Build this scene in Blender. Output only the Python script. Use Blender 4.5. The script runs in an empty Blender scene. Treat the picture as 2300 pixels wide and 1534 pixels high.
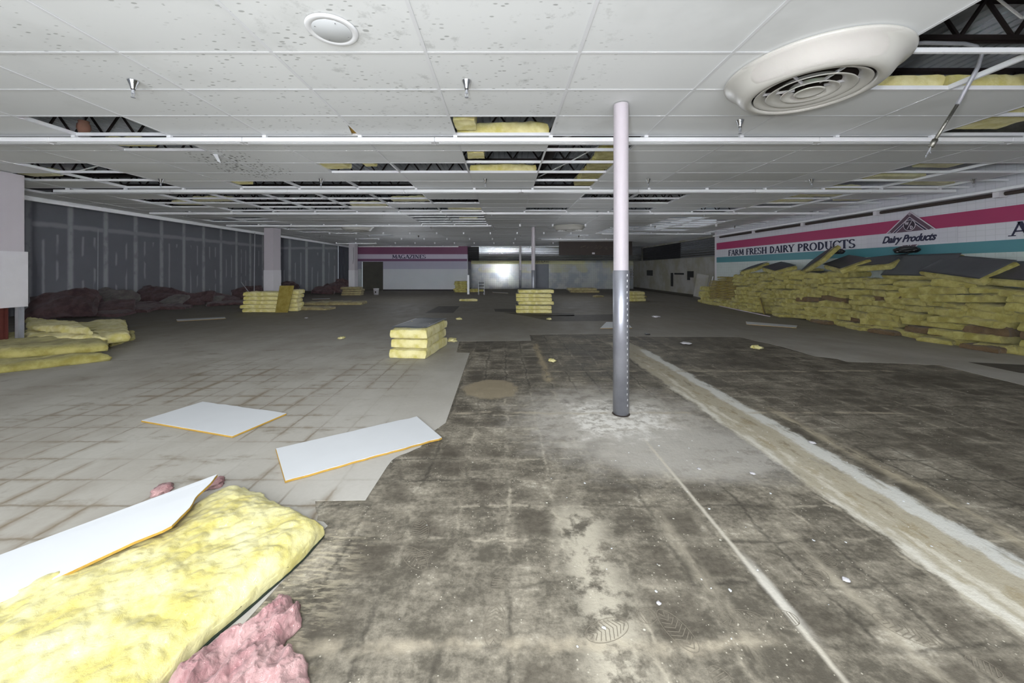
import bpy, bmesh, math, random
from mathutils import Vector, Matrix, noise, Euler
random.seed(7)
C = bpy.context.scene
COL = C.collection
PI = math.pi
# ---------------------------------------------------------------- camera, world, light, exposure
F, CX, CY, HC = 838.0, 1132.0, 607.0, 1.5       # focal in px of the 2300 wide frame, vanishing point, camera height
CEIL = 3.23
cam = bpy.data.cameras.new('camera'); co = bpy.data.objects.new('camera', cam); COL.objects.link(co)
co.location = (0, 0, HC); co.rotation_euler = (PI/2, 0, 0)
cam.sensor_width = 36; cam.lens = F/2300*36
cam.shift_x = (1150-CX)/2300; cam.shift_y = -(767-CY)/2300
cam.clip_start = .05; cam.clip_end = 200
C.camera = co
w = bpy.data.worlds.new('world'); C.world = w; w.use_nodes = True
w.node_tree.nodes['Background'].inputs[0].default_value = (.82, .9, 1, 1)
w.node_tree.nodes['Background'].inputs[1].default_value = .32
def lamp(name, kind, loc, energy, size, color=(1, 1, 1), rot=(0, 0, 0), smooth=0, linear=False, sy=None, const=0.0):
    l = bpy.data.lights.new(name, kind); o = bpy.data.objects.new(name, l); COL.objects.link(o)
    l.energy = energy; l.color = color; o.location = loc; o.rotation_euler = rot
    if kind == 'AREA':
        l.size = size
        if sy: l.shape = 'RECTANGLE'; l.size_y = sy
    else: l.shadow_soft_size = size
    if linear:
        l.use_nodes = True; nt = l.node_tree
        em = [n for n in nt.nodes if n.type == 'EMISSION'][0]
        fo = nt.nodes.new('ShaderNodeLightFalloff'); fo.inputs['Strength'].default_value = energy; fo.inputs['Smooth'].default_value = smooth
        em.inputs['Color'].default_value = (*color, 1)
        ad = nt.nodes.new('ShaderNodeMath'); ad.operation = 'MULTIPLY_ADD'; ad.inputs[1].default_value = const
        nt.links.new(fo.outputs['Constant'], ad.inputs[0]); nt.links.new(fo.outputs['Linear'], ad.inputs[2]); nt.links.new(ad.outputs[0], em.inputs['Strength'])
        l.energy = 1
    return o
lamp('flash', 'POINT', (-.28, -.12, 1.62), 42, .12, (.97, .985, 1), linear=True, const=.10)
for i, (x, y, e) in enumerate(((-5, 10, 9), (4, 11, 8), (-5, 19, 15), (4, 20, 15))): lamp('added_fill', 'POINT', (x, y, 1.75), e, 1.3, (.95, .97, 1), linear=True)  # unseen point fills added to lift the dim back of the room
lamp('room_fill', 'AREA', (-1, -2.2, 2.0), 420, 7, (.93, .96, 1), (PI/2, 0, 0), sy=2.2)  # unseen area fill added behind the camera
C.view_settings.view_transform = 'Standard'; C.view_settings.look = 'None'
C.view_settings.gamma = 1; C.view_settings.use_curve_mapping = False
C.view_settings.exposure = 0.15

# ---------------------------------------------------------------- helpers
def at(px, py, z=0.0):                       # pixel on the horizontal plane z
    Y = F*(z-HC)/(CY-py); return Vector(((px-CX)/F*Y, Y, z))
def onY(px, py, Y): return Vector(((px-CX)/F*Y, Y, HC+(CY-py)/F*Y))
def s2l(c): return tuple((v/255/12.92 if v/255 <= .04045 else ((v/255+.055)/1.055)**2.4) for v in c)
def link(name, me, mat=None, parent=None, smooth=False):
    o = bpy.data.objects.new(name, me); COL.objects.link(o)
    if mat is not None and not me.materials: me.materials.append(mat)
    if parent is not None: o.parent = parent
    if smooth:
        for p in me.polygons: p.use_smooth = True
    return o
def tag(o, label=None, cat=None, group=None, kind=None):
    if label: o['label'] = label
    if cat: o['category'] = cat
    if group: o['group'] = group
    if kind: o['kind'] = kind
    return o
def empty(name, loc=(0, 0, 0), rot=(0, 0, 0)):
    o = bpy.data.objects.new(name, None); COL.objects.link(o); o.location = loc; o.rotation_euler = rot; return o
class MB:
    def __init__(s): s.v = []; s.f = []
    def add(s, vs, fs):
        b = len(s.v); s.v += [tuple(v) for v in vs]; s.f += [tuple(i+b for i in f) for f in fs]; return s
    def box(s, x0, x1, y0, y1, z0, z1, M=None):
        vs = [Vector(p) for p in ((x0,y0,z0),(x1,y0,z0),(x1,y1,z0),(x0,y1,z0),(x0,y0,z1),(x1,y0,z1),(x1,y1,z1),(x0,y1,z1))]
        if M is not None: vs = [M @ v for v in vs]
        return s.add(vs, [(0,3,2,1),(4,5,6,7),(0,1,5,4),(1,2,6,5),(2,3,7,6),(3,0,4,7)])
    def bar(s, a, b, t, h=None, up=(0, 0, 1)):   # rectangular bar from a to b
        a = Vector(a); b = Vector(b); d = (b-a); L = d.length; d.normalize()
        x = d.cross(Vector(up))
        if x.length < 1e-4: x = d.cross(Vector((1, 0, 0)))
        x.normalize(); z = x.cross(d)
        M = Matrix((( *x, 0), (*d, 0), (*z, 0), (0, 0, 0, 1))).transposed(); M.translation = a
        h = h or t
        return s.box(-t/2, t/2, 0, L, -h/2, h/2, M)
    def tube(s, pts, r, n=10, cap=True):
        pts = [Vector(p) for p in pts]; rings = []; prev = None
        for i, p in enumerate(pts):
            d = (pts[min(i+1, len(pts)-1)]-pts[max(i-1, 0)]).normalized()
            x = d.cross(Vector((0, 0, 1)))
            if x.length < .05: x = d.cross(Vector((0, 1, 0)))
            x.normalize()
            if prev is not None and x.dot(prev) < 0: x = -x
            prev = x; y = d.cross(x); rr = r[i] if isinstance(r, (list, tuple)) else r
            rings.append([p+(x*math.cos(2*PI*k/n)+y*math.sin(2*PI*k/n))*rr for k in range(n)])
        vs = [v for q in rings for v in q]; fs = []
        for i in range(len(rings)-1):
            for k in range(n): fs.append((i*n+k, i*n+(k+1) % n, (i+1)*n+(k+1) % n, (i+1)*n+k))
        if cap: fs += [tuple(range(n))[::-1], tuple(range((len(rings)-1)*n, len(rings)*n))]
        return s.add(vs, fs)
    def lathe(s, prof, n=48, c=(0, 0, 0)):       # (r, z) profile about the z axis
        vs = []; fs = []
        for r, z in prof:
            for k in range(n): a = 2*PI*k/n; vs.append((c[0]+r*math.cos(a), c[1]+r*math.sin(a), c[2]+z))
        for i in range(len(prof)-1):
            for k in range(n): fs.append((i*n+k, i*n+(k+1) % n, (i+1)*n+(k+1) % n, (i+1)*n+k))
        return s.add(vs, fs)
    def prism(s, pts, d):                        # polygon (3D points) pushed along d
        n = len(pts); d = Vector(d); P = [Vector(p) for p in pts]
        return s.add(P+[p+d for p in P], [tuple(range(n))[::-1], tuple(range(n, 2*n))]+[(i, (i+1) % n, n+(i+1) % n, n+i) for i in range(n)])
    def mesh(s, name='m', fix=True):
        me = bpy.data.meshes.new(name); me.from_pydata(s.v, [], s.f); me.update()
        if fix:
            bm = bmesh.new(); bm.from_mesh(me); bmesh.ops.recalc_face_normals(bm, faces=bm.faces); bm.to_mesh(me); bm.free()
        return me
    def build(s, name, mat, parent=None, smooth=False, fix=True): return link(name, s.mesh(name, fix), mat, parent, smooth)
def bevel(o, w_, seg=2):
    m = o.modifiers.new('bevel', 'BEVEL'); m.width = w_; m.segments = seg; m.limit_method = 'ANGLE'; return o
def plerp(pts, t):
    t = min(max(t, 0), 1)*(len(pts)-1); i = min(int(t), len(pts)-2); return pts[i].lerp(pts[i+1], t-i)
def boxgrid(nx, ny, nz, fn):
    idx = {}; vs = []; fs = []
    def g(i, j, k):
        if (i, j, k) not in idx:
            idx[(i, j, k)] = len(vs); vs.append(fn(i/nx, j/ny, k/nz))
        return idx[(i, j, k)]
    for i in range(nx):
        for j in range(ny):
            fs.append((g(i,j,nz), g(i+1,j,nz), g(i+1,j+1,nz), g(i,j+1,nz))); fs.append((g(i,j,0), g(i,j+1,0), g(i+1,j+1,0), g(i+1,j,0)))
    for i in range(nx):
        for k in range(nz):
            fs.append((g(i,0,k), g(i+1,0,k), g(i+1,0,k+1), g(i,0,k+1))); fs.append((g(i,ny,k), g(i,ny,k+1), g(i+1,ny,k+1), g(i+1,ny,k)))
    for j in range(ny):
        for k in range(nz):
            fs.append((g(0,j,k), g(0,j,k+1), g(0,j+1,k+1), g(0,j+1,k))); fs.append((g(nx,j,k), g(nx,j+1,k), g(nx,j+1,k+1), g(nx,j,k+1)))
    return vs, fs
def fn_noise(p, f): return noise.noise(Vector(p)*f)
def pad(Lp, Rp, thick, nx, ny, nz, amp, freq, seed, rnd=.05, bulge=.015, shape=None, oct=3, flat=.72):
    """soft slab between two edge polylines (far to near), its underside on z of the polylines"""
    Lp = [Vector(p) for p in Lp]; Rp = [Vector(p) for p in Rp]
    W = (Lp[len(Lp)//2]-Rp[len(Rp)//2]).length; H = (Lp[0]-Lp[-1]).length; off = Vector((seed*7.3, seed*3.1, seed*1.7))
    def f(u, v, t):
        ub = .5+(u-.5)*(1+bulge*2/W*math.sin(PI*t)); vb = v
        a = plerp(Lp, vb); b = plerp(Rp, vb); p = a.lerp(b, ub)
        if v in (0, 1): p = p+(Lp[0]-Lp[-1]).normalized()*(bulge*math.sin(PI*t)*(1 if v == 0 else -1))
        e = min(min(u, 1-u)*W, min(v, 1-v)*H); q = min(e/rnd, 1); q = q*(2-q)
        z = t*thick*(flat+(1-flat)*q)
        if shape: z *= shape(u, v)
        P = p+Vector((0, 0, z))
        n1 = Vector((fn_noise(P+off, freq), fn_noise(P+off+Vector((9, 0, 0)), freq), fn_noise(P+off+Vector((0, 9, 0)), freq)))
        if oct > 1: n1 += .5*Vector((fn_noise(P+off, freq*2.3), fn_noise(P-off, freq*2.3), fn_noise(P+off*2, freq*2.3)))
        if oct > 2: n1 += .28*Vector((fn_noise(P+off, freq*5), fn_noise(P-off, freq*5), fn_noise(P+off*2, freq*5)))
        if oct > 3: n1 += .16*Vector((fn_noise(P+off, freq*11), fn_noise(P-off, freq*11), fn_noise(P+off*2, freq*11)))
        P = P+n1*amp*(1 if t > 0 else .5)
        if t == 0: P.z = max(P.z, p.z) if p.z > .05 else max(p.z, 0.001)
        P.z = max(P.z, .002)
        return P
    return boxgrid(nx, ny, nz, f)

# ---------------------------------------------------------------- material graph helper
class G:
    def __init__(s, name, rough=.8, metal=0.0, spec=.4):
        s.m = bpy.data.materials.new(name); s.m.use_nodes = True; s.t = s.m.node_tree
        s.b = s.t.nodes['Principled BSDF']; s.b.inputs['Roughness'].default_value = rough
        s.b.inputs['Metallic'].default_value = metal; s.b.inputs['Specular IOR Level'].default_value = spec
        s.co = s.t.nodes.new('ShaderNodeTexCoord').outputs['Object']
    def n(s, t): return s.t.nodes.new(t)
    def put(s, sock, v):
        if isinstance(v, bpy.types.NodeSocket): s.t.links.new(v, sock)
        elif isinstance(v, (tuple, list)) and len(v) == 3 and sock.type == 'RGBA': sock.default_value = (*v, 1)
        else: sock.default_value = v
    def ma(s, op, a, b=0.0, c=0.0, clamp=False):
        n = s.n('ShaderNodeMath'); n.operation = op; n.use_clamp = clamp
        s.put(n.inputs[0], a); s.put(n.inputs[1], b); s.put(n.inputs[2], c); return n.outputs[0]
    def xyz(s, v=None):
        n = s.n('ShaderNodeSeparateXYZ'); s.put(n.inputs[0], v or s.co); return n.outputs
    def vec(s, x, y, z):
        n = s.n('ShaderNodeCombineXYZ'); s.put(n.inputs[0], x); s.put(n.inputs[1], y); s.put(n.inputs[2], z); return n.outputs[0]
    def scale(s, sx, sy, sz, v=None, loc=(0, 0, 0), rot=0):
        n = s.n('ShaderNodeMapping'); s.put(n.inputs[0], v or s.co); n.inputs['Scale'].default_value = (sx, sy, sz)
        n.inputs['Location'].default_value = loc; n.inputs['Rotation'].default_value = (0, 0, rot); return n.outputs[0]
    def noise(s, sc=5, det=4, v=None, rough=.55, dist=0):
        n = s.n('ShaderNodeTexNoise'); s.put(n.inputs['Vector'], v or s.co); n.inputs['Scale'].default_value = sc
        n.inputs['Detail'].default_value = det; n.inputs['Roughness'].default_value = rough; n.inputs['Distortion'].default_value = dist
        return n.outputs['Fac']
    def vor(s, sc, v=None, feat='F1'):
        n = s.n('ShaderNodeTexVoronoi'); n.feature = feat; s.put(n.inputs['Vector'], v or s.co); n.inputs['Scale'].default_value = sc; return n.outputs['Distance']
    def mr(s, v, a, b, c=0.0, d=1.0, smooth=True):
        n = s.n('ShaderNodeMapRange'); n.interpolation_type = 'SMOOTHSTEP' if smooth else 'LINEAR'
        s.put(n.inputs['Value'], v); s.put(n.inputs['From Min'], a); s.put(n.inputs['From Max'], b); s.put(n.inputs['To Min'], c); s.put(n.inputs['To Max'], d)
        return n.outputs['Result']
    def mix(s, f, a, b):
        n = s.n('ShaderNodeMix'); n.data_type = 'RGBA'; s.put(n.inputs[0], f); s.put(n.inputs[6], a); s.put(n.inputs[7], b); return n.outputs[2]
    def band(s, x, c, w_, soft): return s.mr(s.ma('ABSOLUTE', s.ma('SUBTRACT', x, c)), w_/2-soft, w_/2+soft, 1, 0)
    def grid(s, x, pitch, off, w_, soft=.004):     # 1 on the lines of a periodic grid
        q = s.ma('SUBTRACT', s.ma('FRACT', s.ma('ADD', s.ma('DIVIDE', s.ma('SUBTRACT', x, off), pitch), .5)), .5)
        return s.mr(s.ma('MULTIPLY', s.ma('ABSOLUTE', q), pitch), max(w_/2-soft, 0), w_/2+soft, 1, 0)
    def mul(s, *a):
        r = a[0]
        for b in a[1:]: r = s.ma('MULTIPLY', r, b)
        return r
    def color(s, c): s.put(s.b.inputs['Base Color'], c); return s
    def rough(s, r): s.put(s.b.inputs['Roughness'], r); return s
    def bump(s, h, strength=.3, dist=.01):
        n = s.n('ShaderNodeBump'); n.inputs['Strength'].default_value = strength; n.inputs['Distance'].default_value = dist
        s.put(n.inputs['Height'], h); s.t.links.new(n.outputs[0], s.b.inputs['Normal']); return s
def simple(name, rgb, rough=.6, metal=0, var=.06, sc=6, bump=0, spec=.4):
    g = G(name, rough, metal, spec); c = s2l(rgb); nn = g.noise(sc, 4)
    g.color(g.mix(nn, tuple(v*(1-var*2) for v in c), tuple(min(v*(1+var*2), 1) for v in c)))
    if bump: g.bump(g.noise(sc*8, 4), bump, .005)
    return g.m

# floor: mastic left behind by lifted tiles
def mat_mastic():
    g = G('black tile mastic with plaster dust', .62, 0, .35); x, y, z = g.xyz()
    warp = g.ma('MULTIPLY', g.ma('SUBTRACT', g.noise(2.2, 5, rough=.65), .5), .16); xw = g.ma('ADD', x, warp)
    fine = g.ma('MULTIPLY', g.ma('SUBTRACT', g.noise(16, 5), .5), .05); xf = g.ma('ADD', xw, fine); yf = g.ma('ADD', y, g.ma('ADD', fine, warp))
    big = g.noise(1.1, 5, rough=.6); med = g.noise(4.5, 8, rough=.68, dist=.4); st = g.noise(3.2, 8, g.scale(1, 2.6, 1), .72)
    fin = g.noise(30, 6, rough=.75)
    t = g.ma('ADD', g.ma('ADD', g.ma('MULTIPLY', med, .5), g.ma('MULTIPLY', st, .5)), g.ma('MULTIPLY', g.ma('SUBTRACT', fin, .5), .55))
    t = g.ma('ADD', t, g.ma('MULTIPLY', g.ma('SUBTRACT', big, .5), .55))
    dust = g.mr(t, .36, .68)
    dark, midc, lite = s2l((88, 83, 73)), s2l((148, 141, 126)), s2l((194, 188, 173))
    c = g.mix(dust, dark, midc); c = g.mix(g.mr(t, .58, .80), c, lite)
    # per tile tone
    tv = g.n('ShaderNodeTexWhiteNoise'); tv.noise_dimensions = '2D'
    tx = g.ma('FLOOR', g.ma('DIVIDE', g.ma('SUBTRACT', x, .025), .295)); ty = g.ma('FLOOR', g.ma('DIVIDE', g.ma('SUBTRACT', y, .011), .295))
    g.put(tv.inputs['Vector'], g.vec(tx, ty, 0))
    # dark core of every tile spot, paler ridges between
    qx = g.ma('ABSOLUTE', g.ma('SUBTRACT', g.ma('FRACT', g.ma('DIVIDE', g.ma('SUBTRACT', xf, .025), .295)), .5))
    qy = g.ma('ABSOLUTE', g.ma('SUBTRACT', g.ma('FRACT', g.ma('DIVIDE', g.ma('SUBTRACT', yf, .011), .295)), .5))
    q = g.ma('MAXIMUM', qx, qy)
    core = g.mul(g.mr(q, .25, .48, 1, 0), g.mr(tv.outputs[0], .2, .6), g.mr(g.noise(1.3, 3), .38, .56))
    c = g.mix(g.ma('MULTIPLY', core, .66), c, s2l((70, 64, 55)))
    gl = g.ma('MAXIMUM', g.grid(xf, .295, .025, .02, .012), g.grid(yf, .295, .011, .02, .012))
    sel = g.noise(.75, 2, g.scale(1, 1, 1, loc=(3, 1, 0)))
    c = g.mix(g.mul(gl, g.mr(sel, .47, .56), .55), c, s2l((48, 44, 38)))
    c = g.mix(g.mul(gl, g.mr(sel, .40, .50, 1, 0), g.mr(g.noise(9, 6, rough=.75), .42, .6), .6), c, s2l((182, 174, 156)))
    # far right part is browner with long smears
    c = g.mix(g.mul(g.mr(x, 2.8, 3.4), g.mr(y, 2.0, 3.2), .25), c, s2l((84, 78, 68)))
    # light patch round the steel column
    dx = g.ma('SUBTRACT', x, 1.15); dy = g.ma('SUBTRACT', y, 3.78)
    r = g.ma('SQRT', g.ma('ADD', g.ma('MULTIPLY', dx, dx), g.ma('MULTIPLY', dy, dy))); r = g.ma('ADD', r, g.ma('MULTIPLY', g.ma('SUBTRACT', g.noise(4, 6, rough=.7), .5), 1.1))
    c = g.mix(g.mul(g.mr(r, .45, 1.35, .85, 0), g.mr(g.noise(6, 7, rough=.7), .35, .55, .5, 1)), c, s2l((192, 187, 178)))
    c = g.mix(g.mul(g.mr(r, .32, .62, 1, 0), g.mr(g.noise(11, 6, rough=.7), .40, .56), .95), c, s2l((224, 221, 214)))
    # grey rinse in front right of the column
    dx2 = g.ma('DIVIDE', g.ma('SUBTRACT', x, 1.65), .95); dy2 = g.ma('DIVIDE', g.ma('SUBTRACT', y, 3.1), .50)
    r2 = g.ma('ADD', g.ma('SQRT', g.ma('ADD', g.ma('MULTIPLY', dx2, dx2), g.ma('MULTIPLY', dy2, dy2))), g.ma('MULTIPLY', g.ma('SUBTRACT', g.noise(3, 5), .5), 1.0))
    c = g.mix(g.mul(g.mr(r2, .55, 1.15, .85, 0), g.mr(g.noise(8, 8, rough=.75), .36, .52, .35, 1)), c, s2l((172, 168, 160)))
    # pale streaks along the room
    xe = g.ma('ADD', xw, g.ma('MULTIPLY', g.ma('SUBTRACT', g.noise(7, 10, g.scale(1, .6, 1), .8), .5), .22))
    def streak(col, cx, wd, soft, amt, y0, y1, src=xw, nz=None):
        nonlocal c
        f = g.mul(g.band(src, cx, wd, soft), g.mr(y, y0, y0+.25), g.mr(y, y1-.3, y1, 1, 0), amt)
        if nz is not None: f = g.mul(f, nz)
        c = g.mix(f, c, s2l(col))
    br = g.mr(g.noise(7, 6, g.scale(1, .35, 1), .7), .36, .58)
    streak((176, 168, 148), 2.38, .50, .03, .92, -2, 7.9, src=xe, nz=g.mr(g.noise(5, 10, g.scale(1, .4, 1), .8), .34, .46, .4, 1))
    streak((208, 203, 188), 2.28, .06, .02, .8, -2, 6.5, src=xe, nz=g.mr(g.noise(6, 8, g.scale(1, .25, 1), .75), .42, .52))
    streak((120, 108, 84), 2.42, .12, .03, .6, -2, 7.0, src=xe, nz=g.mr(g.noise(12, 8, g.scale(1, .3, 1), .8), .52, .60))
    streak((150, 136, 104), 2.34, .22, .08, .6, -2, 7.0, nz=g.mr(g.noise(9, 6, g.scale(1, .5, 1), .7), .5, .62))
    streak((206, 206, 200), 2.61, .15, .025, .9, -2, 7.2, src=xe, nz=g.mr(g.noise(8, 8, g.scale(1, .3, 1), .75), .36, .48, .3, 1))
    streak((216, 213, 202), 2.17, .07, .03, .85, -2, 5, src=xe, nz=br)
    streak((178, 168, 145), 2.86, .10, .06, .8, 1.6, 4.2, nz=br)
    streak((176, 160, 128), .62, .09, .05, .8, 4.9, 7.8, nz=br)
    streak((190, 184, 170), 1.245, .022, .010, .95, 1.2, 3.4, src=g.ma('ADD', x, g.ma('MULTIPLY', fine, .25)))
    streak((200, 196, 186), 1.255, .05, .018, .9, 1.45, 2.05, src=g.ma('ADD', x, g.ma('MULTIPLY', fine, .5)))
    streak((184, 177, 160), .44, .26, .10, .85, -2, 2.5, nz=g.mr(g.noise(6, 8, rough=.7), .40, .54))
    streak((172, 164, 146), .96, .06, .04, .6, -2, 2.6, nz=br)
    streak((172, 164, 146), 1.62, .05, .03, .6, -2, 2.4, nz=br)
    for yc, x0, x1 in ((3.92, -.9, 4.3), (1.49, -1.2, 1.2), (5.55, .5, 6)):
        c = g.mix(g.mul(g.band(yf, yc, .05, .025), g.mr(x, x0, x0+.2), g.mr(x, x1-.3, x1, 1, 0), g.mr(g.noise(6, 5), .35, .6), .75), c, s2l((176, 166, 146)))
    # tan oval stain left of the column
    dx3 = g.ma('DIVIDE', g.ma('SUBTRACT', x, -.17), .38); dy3 = g.ma('DIVIDE', g.ma('SUBTRACT', y, 4.72), .42)
    r3 = g.ma('ADD', g.ma('SQRT', g.ma('ADD', g.ma('MULTIPLY', dx3, dx3), g.ma('MULTIPLY', dy3, dy3))), g.ma('MULTIPLY', g.ma('SUBTRACT', g.noise(6, 5), .5), .6))
    c = g.mix(g.mr(r3, .8, 1.0, .8, 0), c, s2l((150, 138, 114)))
    # white chips and specks
    sp = g.vor(9, g.scale(1, 1.2, 1)); spn = g.noise(2.3, 2)
    c = g.mix(g.mul(g.mr(g.ma('ADD', sp, g.ma('MULTIPLY', fin, .05)), .07, .10, 1, 0), g.mr(spn, .52, .58)), c, s2l((206, 203, 190)))
    sp2 = g.vor(38); c = g.mix(g.mul(g.mr(sp2, .10, .16, 1, 0), g.mr(g.noise(3, 3), .5, .58), .8), c, s2l((196, 190, 174)))
    # dried brush strokes beside the vinyl edge
    edge = g.mul(g.mr(x, -.95, -.62, 1, 0), g.mr(y, 2.4, 1.9, 0, 1)); ed = g.noise(22, 6, g.scale(.35, 1.6, 1, rot=.5), .7)
    c = g.mix(g.mul(edge, g.mr(ed, .46, .60), .55), c, s2l((196, 186, 160)))
    g.color(c); g.rough(g.mr(t, .3, .7, .6, .85)); g.bump(g.ma('ADD', t, g.ma('MULTIPLY', fin, .3)), .35, .012)
    return g.m
def mat_vinyl():
    g = G('beige vinyl floor tile', .5, 0, .35); x, y, z = g.xyz()
    n1 = g.noise(1.3, 5, g.scale(1, .8, 1), .6); n2 = g.noise(3, 7, g.scale(1, .45, 1, rot=.25), .7, 0); fin = g.noise(26, 5, rough=.7)
    base = g.mix(g.mr(n1, .3, .7), s2l((158, 153, 143)), s2l((178, 175, 167)))
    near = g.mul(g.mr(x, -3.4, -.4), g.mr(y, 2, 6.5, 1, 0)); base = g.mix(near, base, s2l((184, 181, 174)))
    base = g.mix(g.mr(y, 6.0, 10.5, 0, .8), base, s2l((120, 115, 105)))  # far vinyl painted darker, dimmer light put into its colour
    fine = g.ma('MULTIPLY', g.ma('SUBTRACT', g.noise(12, 4), .5), .03); xf = g.ma('ADD', x, fine); yf = g.ma('ADD', y, fine)
    gl = g.ma('MAXIMUM', g.grid(xf, .295, .025, .016, .008), g.grid(yf, .295, .011, .016, .008)); glw = g.ma('MAXIMUM', g.grid(xf, .295, .025, .07, .035), g.grid(yf, .295, .011, .05, .03))
    reg = g.mul(g.mr(g.ma('ADD', x, g.ma('MULTIPLY', y, .13)), -1.0, -.35, 1, 0), g.mr(y, 5.4, 7.0, 1, 0), g.mr(x, -5.6, -4.2))
    pat = g.mr(g.noise(.9, 3, g.scale(1, 1, 1, loc=(1.3, 2, 0))), .40, .55)
    base = g.mix(g.mul(gl, reg, g.ma('ADD', g.mul(pat, .6), .07)), base, s2l((116, 104, 86)))
    base = g.mix(g.mul(glw, reg, pat, g.mr(n2, .42, .6), .65), base, s2l((122, 108, 86)))
    sm = g.noise(2.0, 7, g.scale(.8, 2.2, 1, rot=-.2), .72)
    base = g.mix(g.mul(g.mr(sm, .54, .72), g.mr(x, -.7, -1.6, 0, 1), .7), base, s2l((118, 108, 90)))
    base = g.mix(g.mul(g.mr(n2, .62, .78), .45), base, s2l((104, 98, 86)))
    base = g.mix(g.mul(g.ma('SUBTRACT', fin, .35), .25), base, s2l((120, 112, 98)))
    g.color(base); g.bump(g.ma('SUBTRACT', n2, g.ma('MULTIPLY', gl, reg)), .12, .004); g.rough(g.mr(n2, .3, .7, .62, .8))
    return g.m
def mat_tile():
    g = G('white vinyl faced ceiling tile', .55, 0, .35); x, y, z = g.xyz()
    wv = g.noise(60, 3, g.scale(1, 6, 1)); cloud = g.noise(1.1, 4)
    tv = g.n('ShaderNodeTexWhiteNoise'); tv.noise_dimensions = '2D'
    g.put(tv.inputs['Vector'], g.vec(g.ma('FLOOR', g.ma('DIVIDE', g.ma('SUBTRACT', x, .598), 1.22)), g.ma('FLOOR', g.ma('DIVIDE', g.ma('SUBTRACT', y, 2.965), .61)), 0))
    c = g.mix(g.mr(tv.outputs[0], 0, 1, 0, 1, False), s2l((226, 228, 229)), s2l((236, 238, 239)))
    c = g.mix(g.mul(g.mr(tv.outputs[0], .86, .9), g.mr(y, 6, 7), .35), c, s2l((168, 168, 160)))
    c = g.mix(g.mul(g.mr(cloud, .5, .75), .3), c, s2l((190, 192, 190)))
    # mildew freckles
    warped = g.scale(1, 1.0, 1, rot=.5)
    v1 = g.vor(15, g.scale(.75, 1.7, 1, rot=.45)); nn = g.noise(24, 3); reg = g.noise(1.5, 3, g.scale(1, 1, 1, loc=(.4, 0, 0)))
    area = g.mul(g.mr(x, -4.6, -3.4), g.mr(x, .5, 1.3, 1, 0), g.mr(y, 1.4, 2.0), g.mr(y, 4.2, 6.4, 1, 0), g.mr(reg, .40, .56))
    sp = g.mul(g.mr(g.ma('ADD', v1, g.ma('MULTIPLY', g.noise(7, 3), .5)), .36, .47, 1, 0), area)
    c = g.mix(g.mul(sp, .62), c, s2l((128, 130, 128)))
    blot = g.mul(g.mr(g.noise(6, 6, rough=.7), .56, .68), g.mr(x, -2.2, -1.4), g.mr(x, .6, 1.0, 1, 0), g.mr(y, 4.3, 4.7, 1, 0), g.mr(y, 2.2, 2.6))
    c = g.mix(g.mul(blot, .35), c, s2l((150, 152, 150)))
    # black mould cluster
    cx = g.ma('DIVIDE', g.ma('SUBTRACT', x, -4.3), .62); cy = g.ma('DIVIDE', g.ma('SUBTRACT', y, 6.15), .95); cr = g.ma('ADD', g.ma('SQRT', g.ma('ADD', g.ma('MULTIPLY', cx, cx), g.ma('MULTIPLY', cy, cy))), g.ma('MULTIPLY', g.ma('SUBTRACT', g.noise(2, 3), .5), 1.2))
    v2 = g.vor(16, g.scale(1.3, .7, 1, rot=.3)); c = g.mix(g.mul(g.mr(v2, .22, .34, 1, 0), g.mr(cr, .7, 1, 1, 0)), c, s2l((70, 68, 58)))
    g.color(c); g.bump(wv, .08, .003); return g.m
def mat_fibre(name, a, b, stain, rough=.95, bs=.6, sc=1.0):
    g = G(name, rough, 0, .15); n1 = g.noise(5*sc, 5, rough=.6); n2 = g.noise(22*sc, 6, rough=.7, dist=.6); st = g.noise(60*sc, 4, g.scale(1, 1, 5)); n3 = g.noise(2.2*sc, 3)
    c = g.mix(g.mr(n1, .34, .66), s2l(a), s2l(b)); c = g.mix(g.mul(g.mr(n2, .55, .75), .5), c, s2l(b)); c = g.mix(g.mul(g.mr(n3, .58, .72), .5), c, s2l(stain))
    g.color(c); g.bump(g.ma('ADD', n2, g.ma('MULTIPLY', st, .25)), bs, .02)
    g.b.inputs['Sheen Weight'].default_value = .15
    return g.m
def mat_wall_right():
    g = G('painted grocery wall bands', .45, 0, .4); x, y, z = g.xyz(); nz = g.noise(1.5, 4)
    base = g.mix(nz, s2l((176, 188, 186)), s2l((200, 208, 206)))
    white = g.mix(nz, s2l((196, 196, 204)), s2l((212, 212, 218)))
    gl = g.ma('MAXIMUM', g.grid(y, .155, 0, .006, .003), g.grid(z, .115, .02, .006, .003))
    c = g.mix(g.mr(z, 2.09, 2.095), base, white)
    c = g.mix(g.mul(gl, .35), c, s2l((120, 126, 130)))
    c = g.mix(g.mul(g.mr(z, 1.85, 1.855), g.mr(z, 2.09, 2.095, 1, 0)), c, s2l((74, 132, 142)))
    c = g.mix(g.mul(g.mr(z, 2.44, 2.445), g.mr(z, 2.745, 2.75, 1, 0)), c, s2l((158, 52, 94)))
    c = g.mix(g.mul(g.mr(g.noise(9, 5), .55, .75), .25, g.mr(z, 1.85, 1.86, 1, 0)), c, s2l((140, 146, 128)))
    g.color(c); g.bump(gl, .1, .002); return g.m
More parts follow.
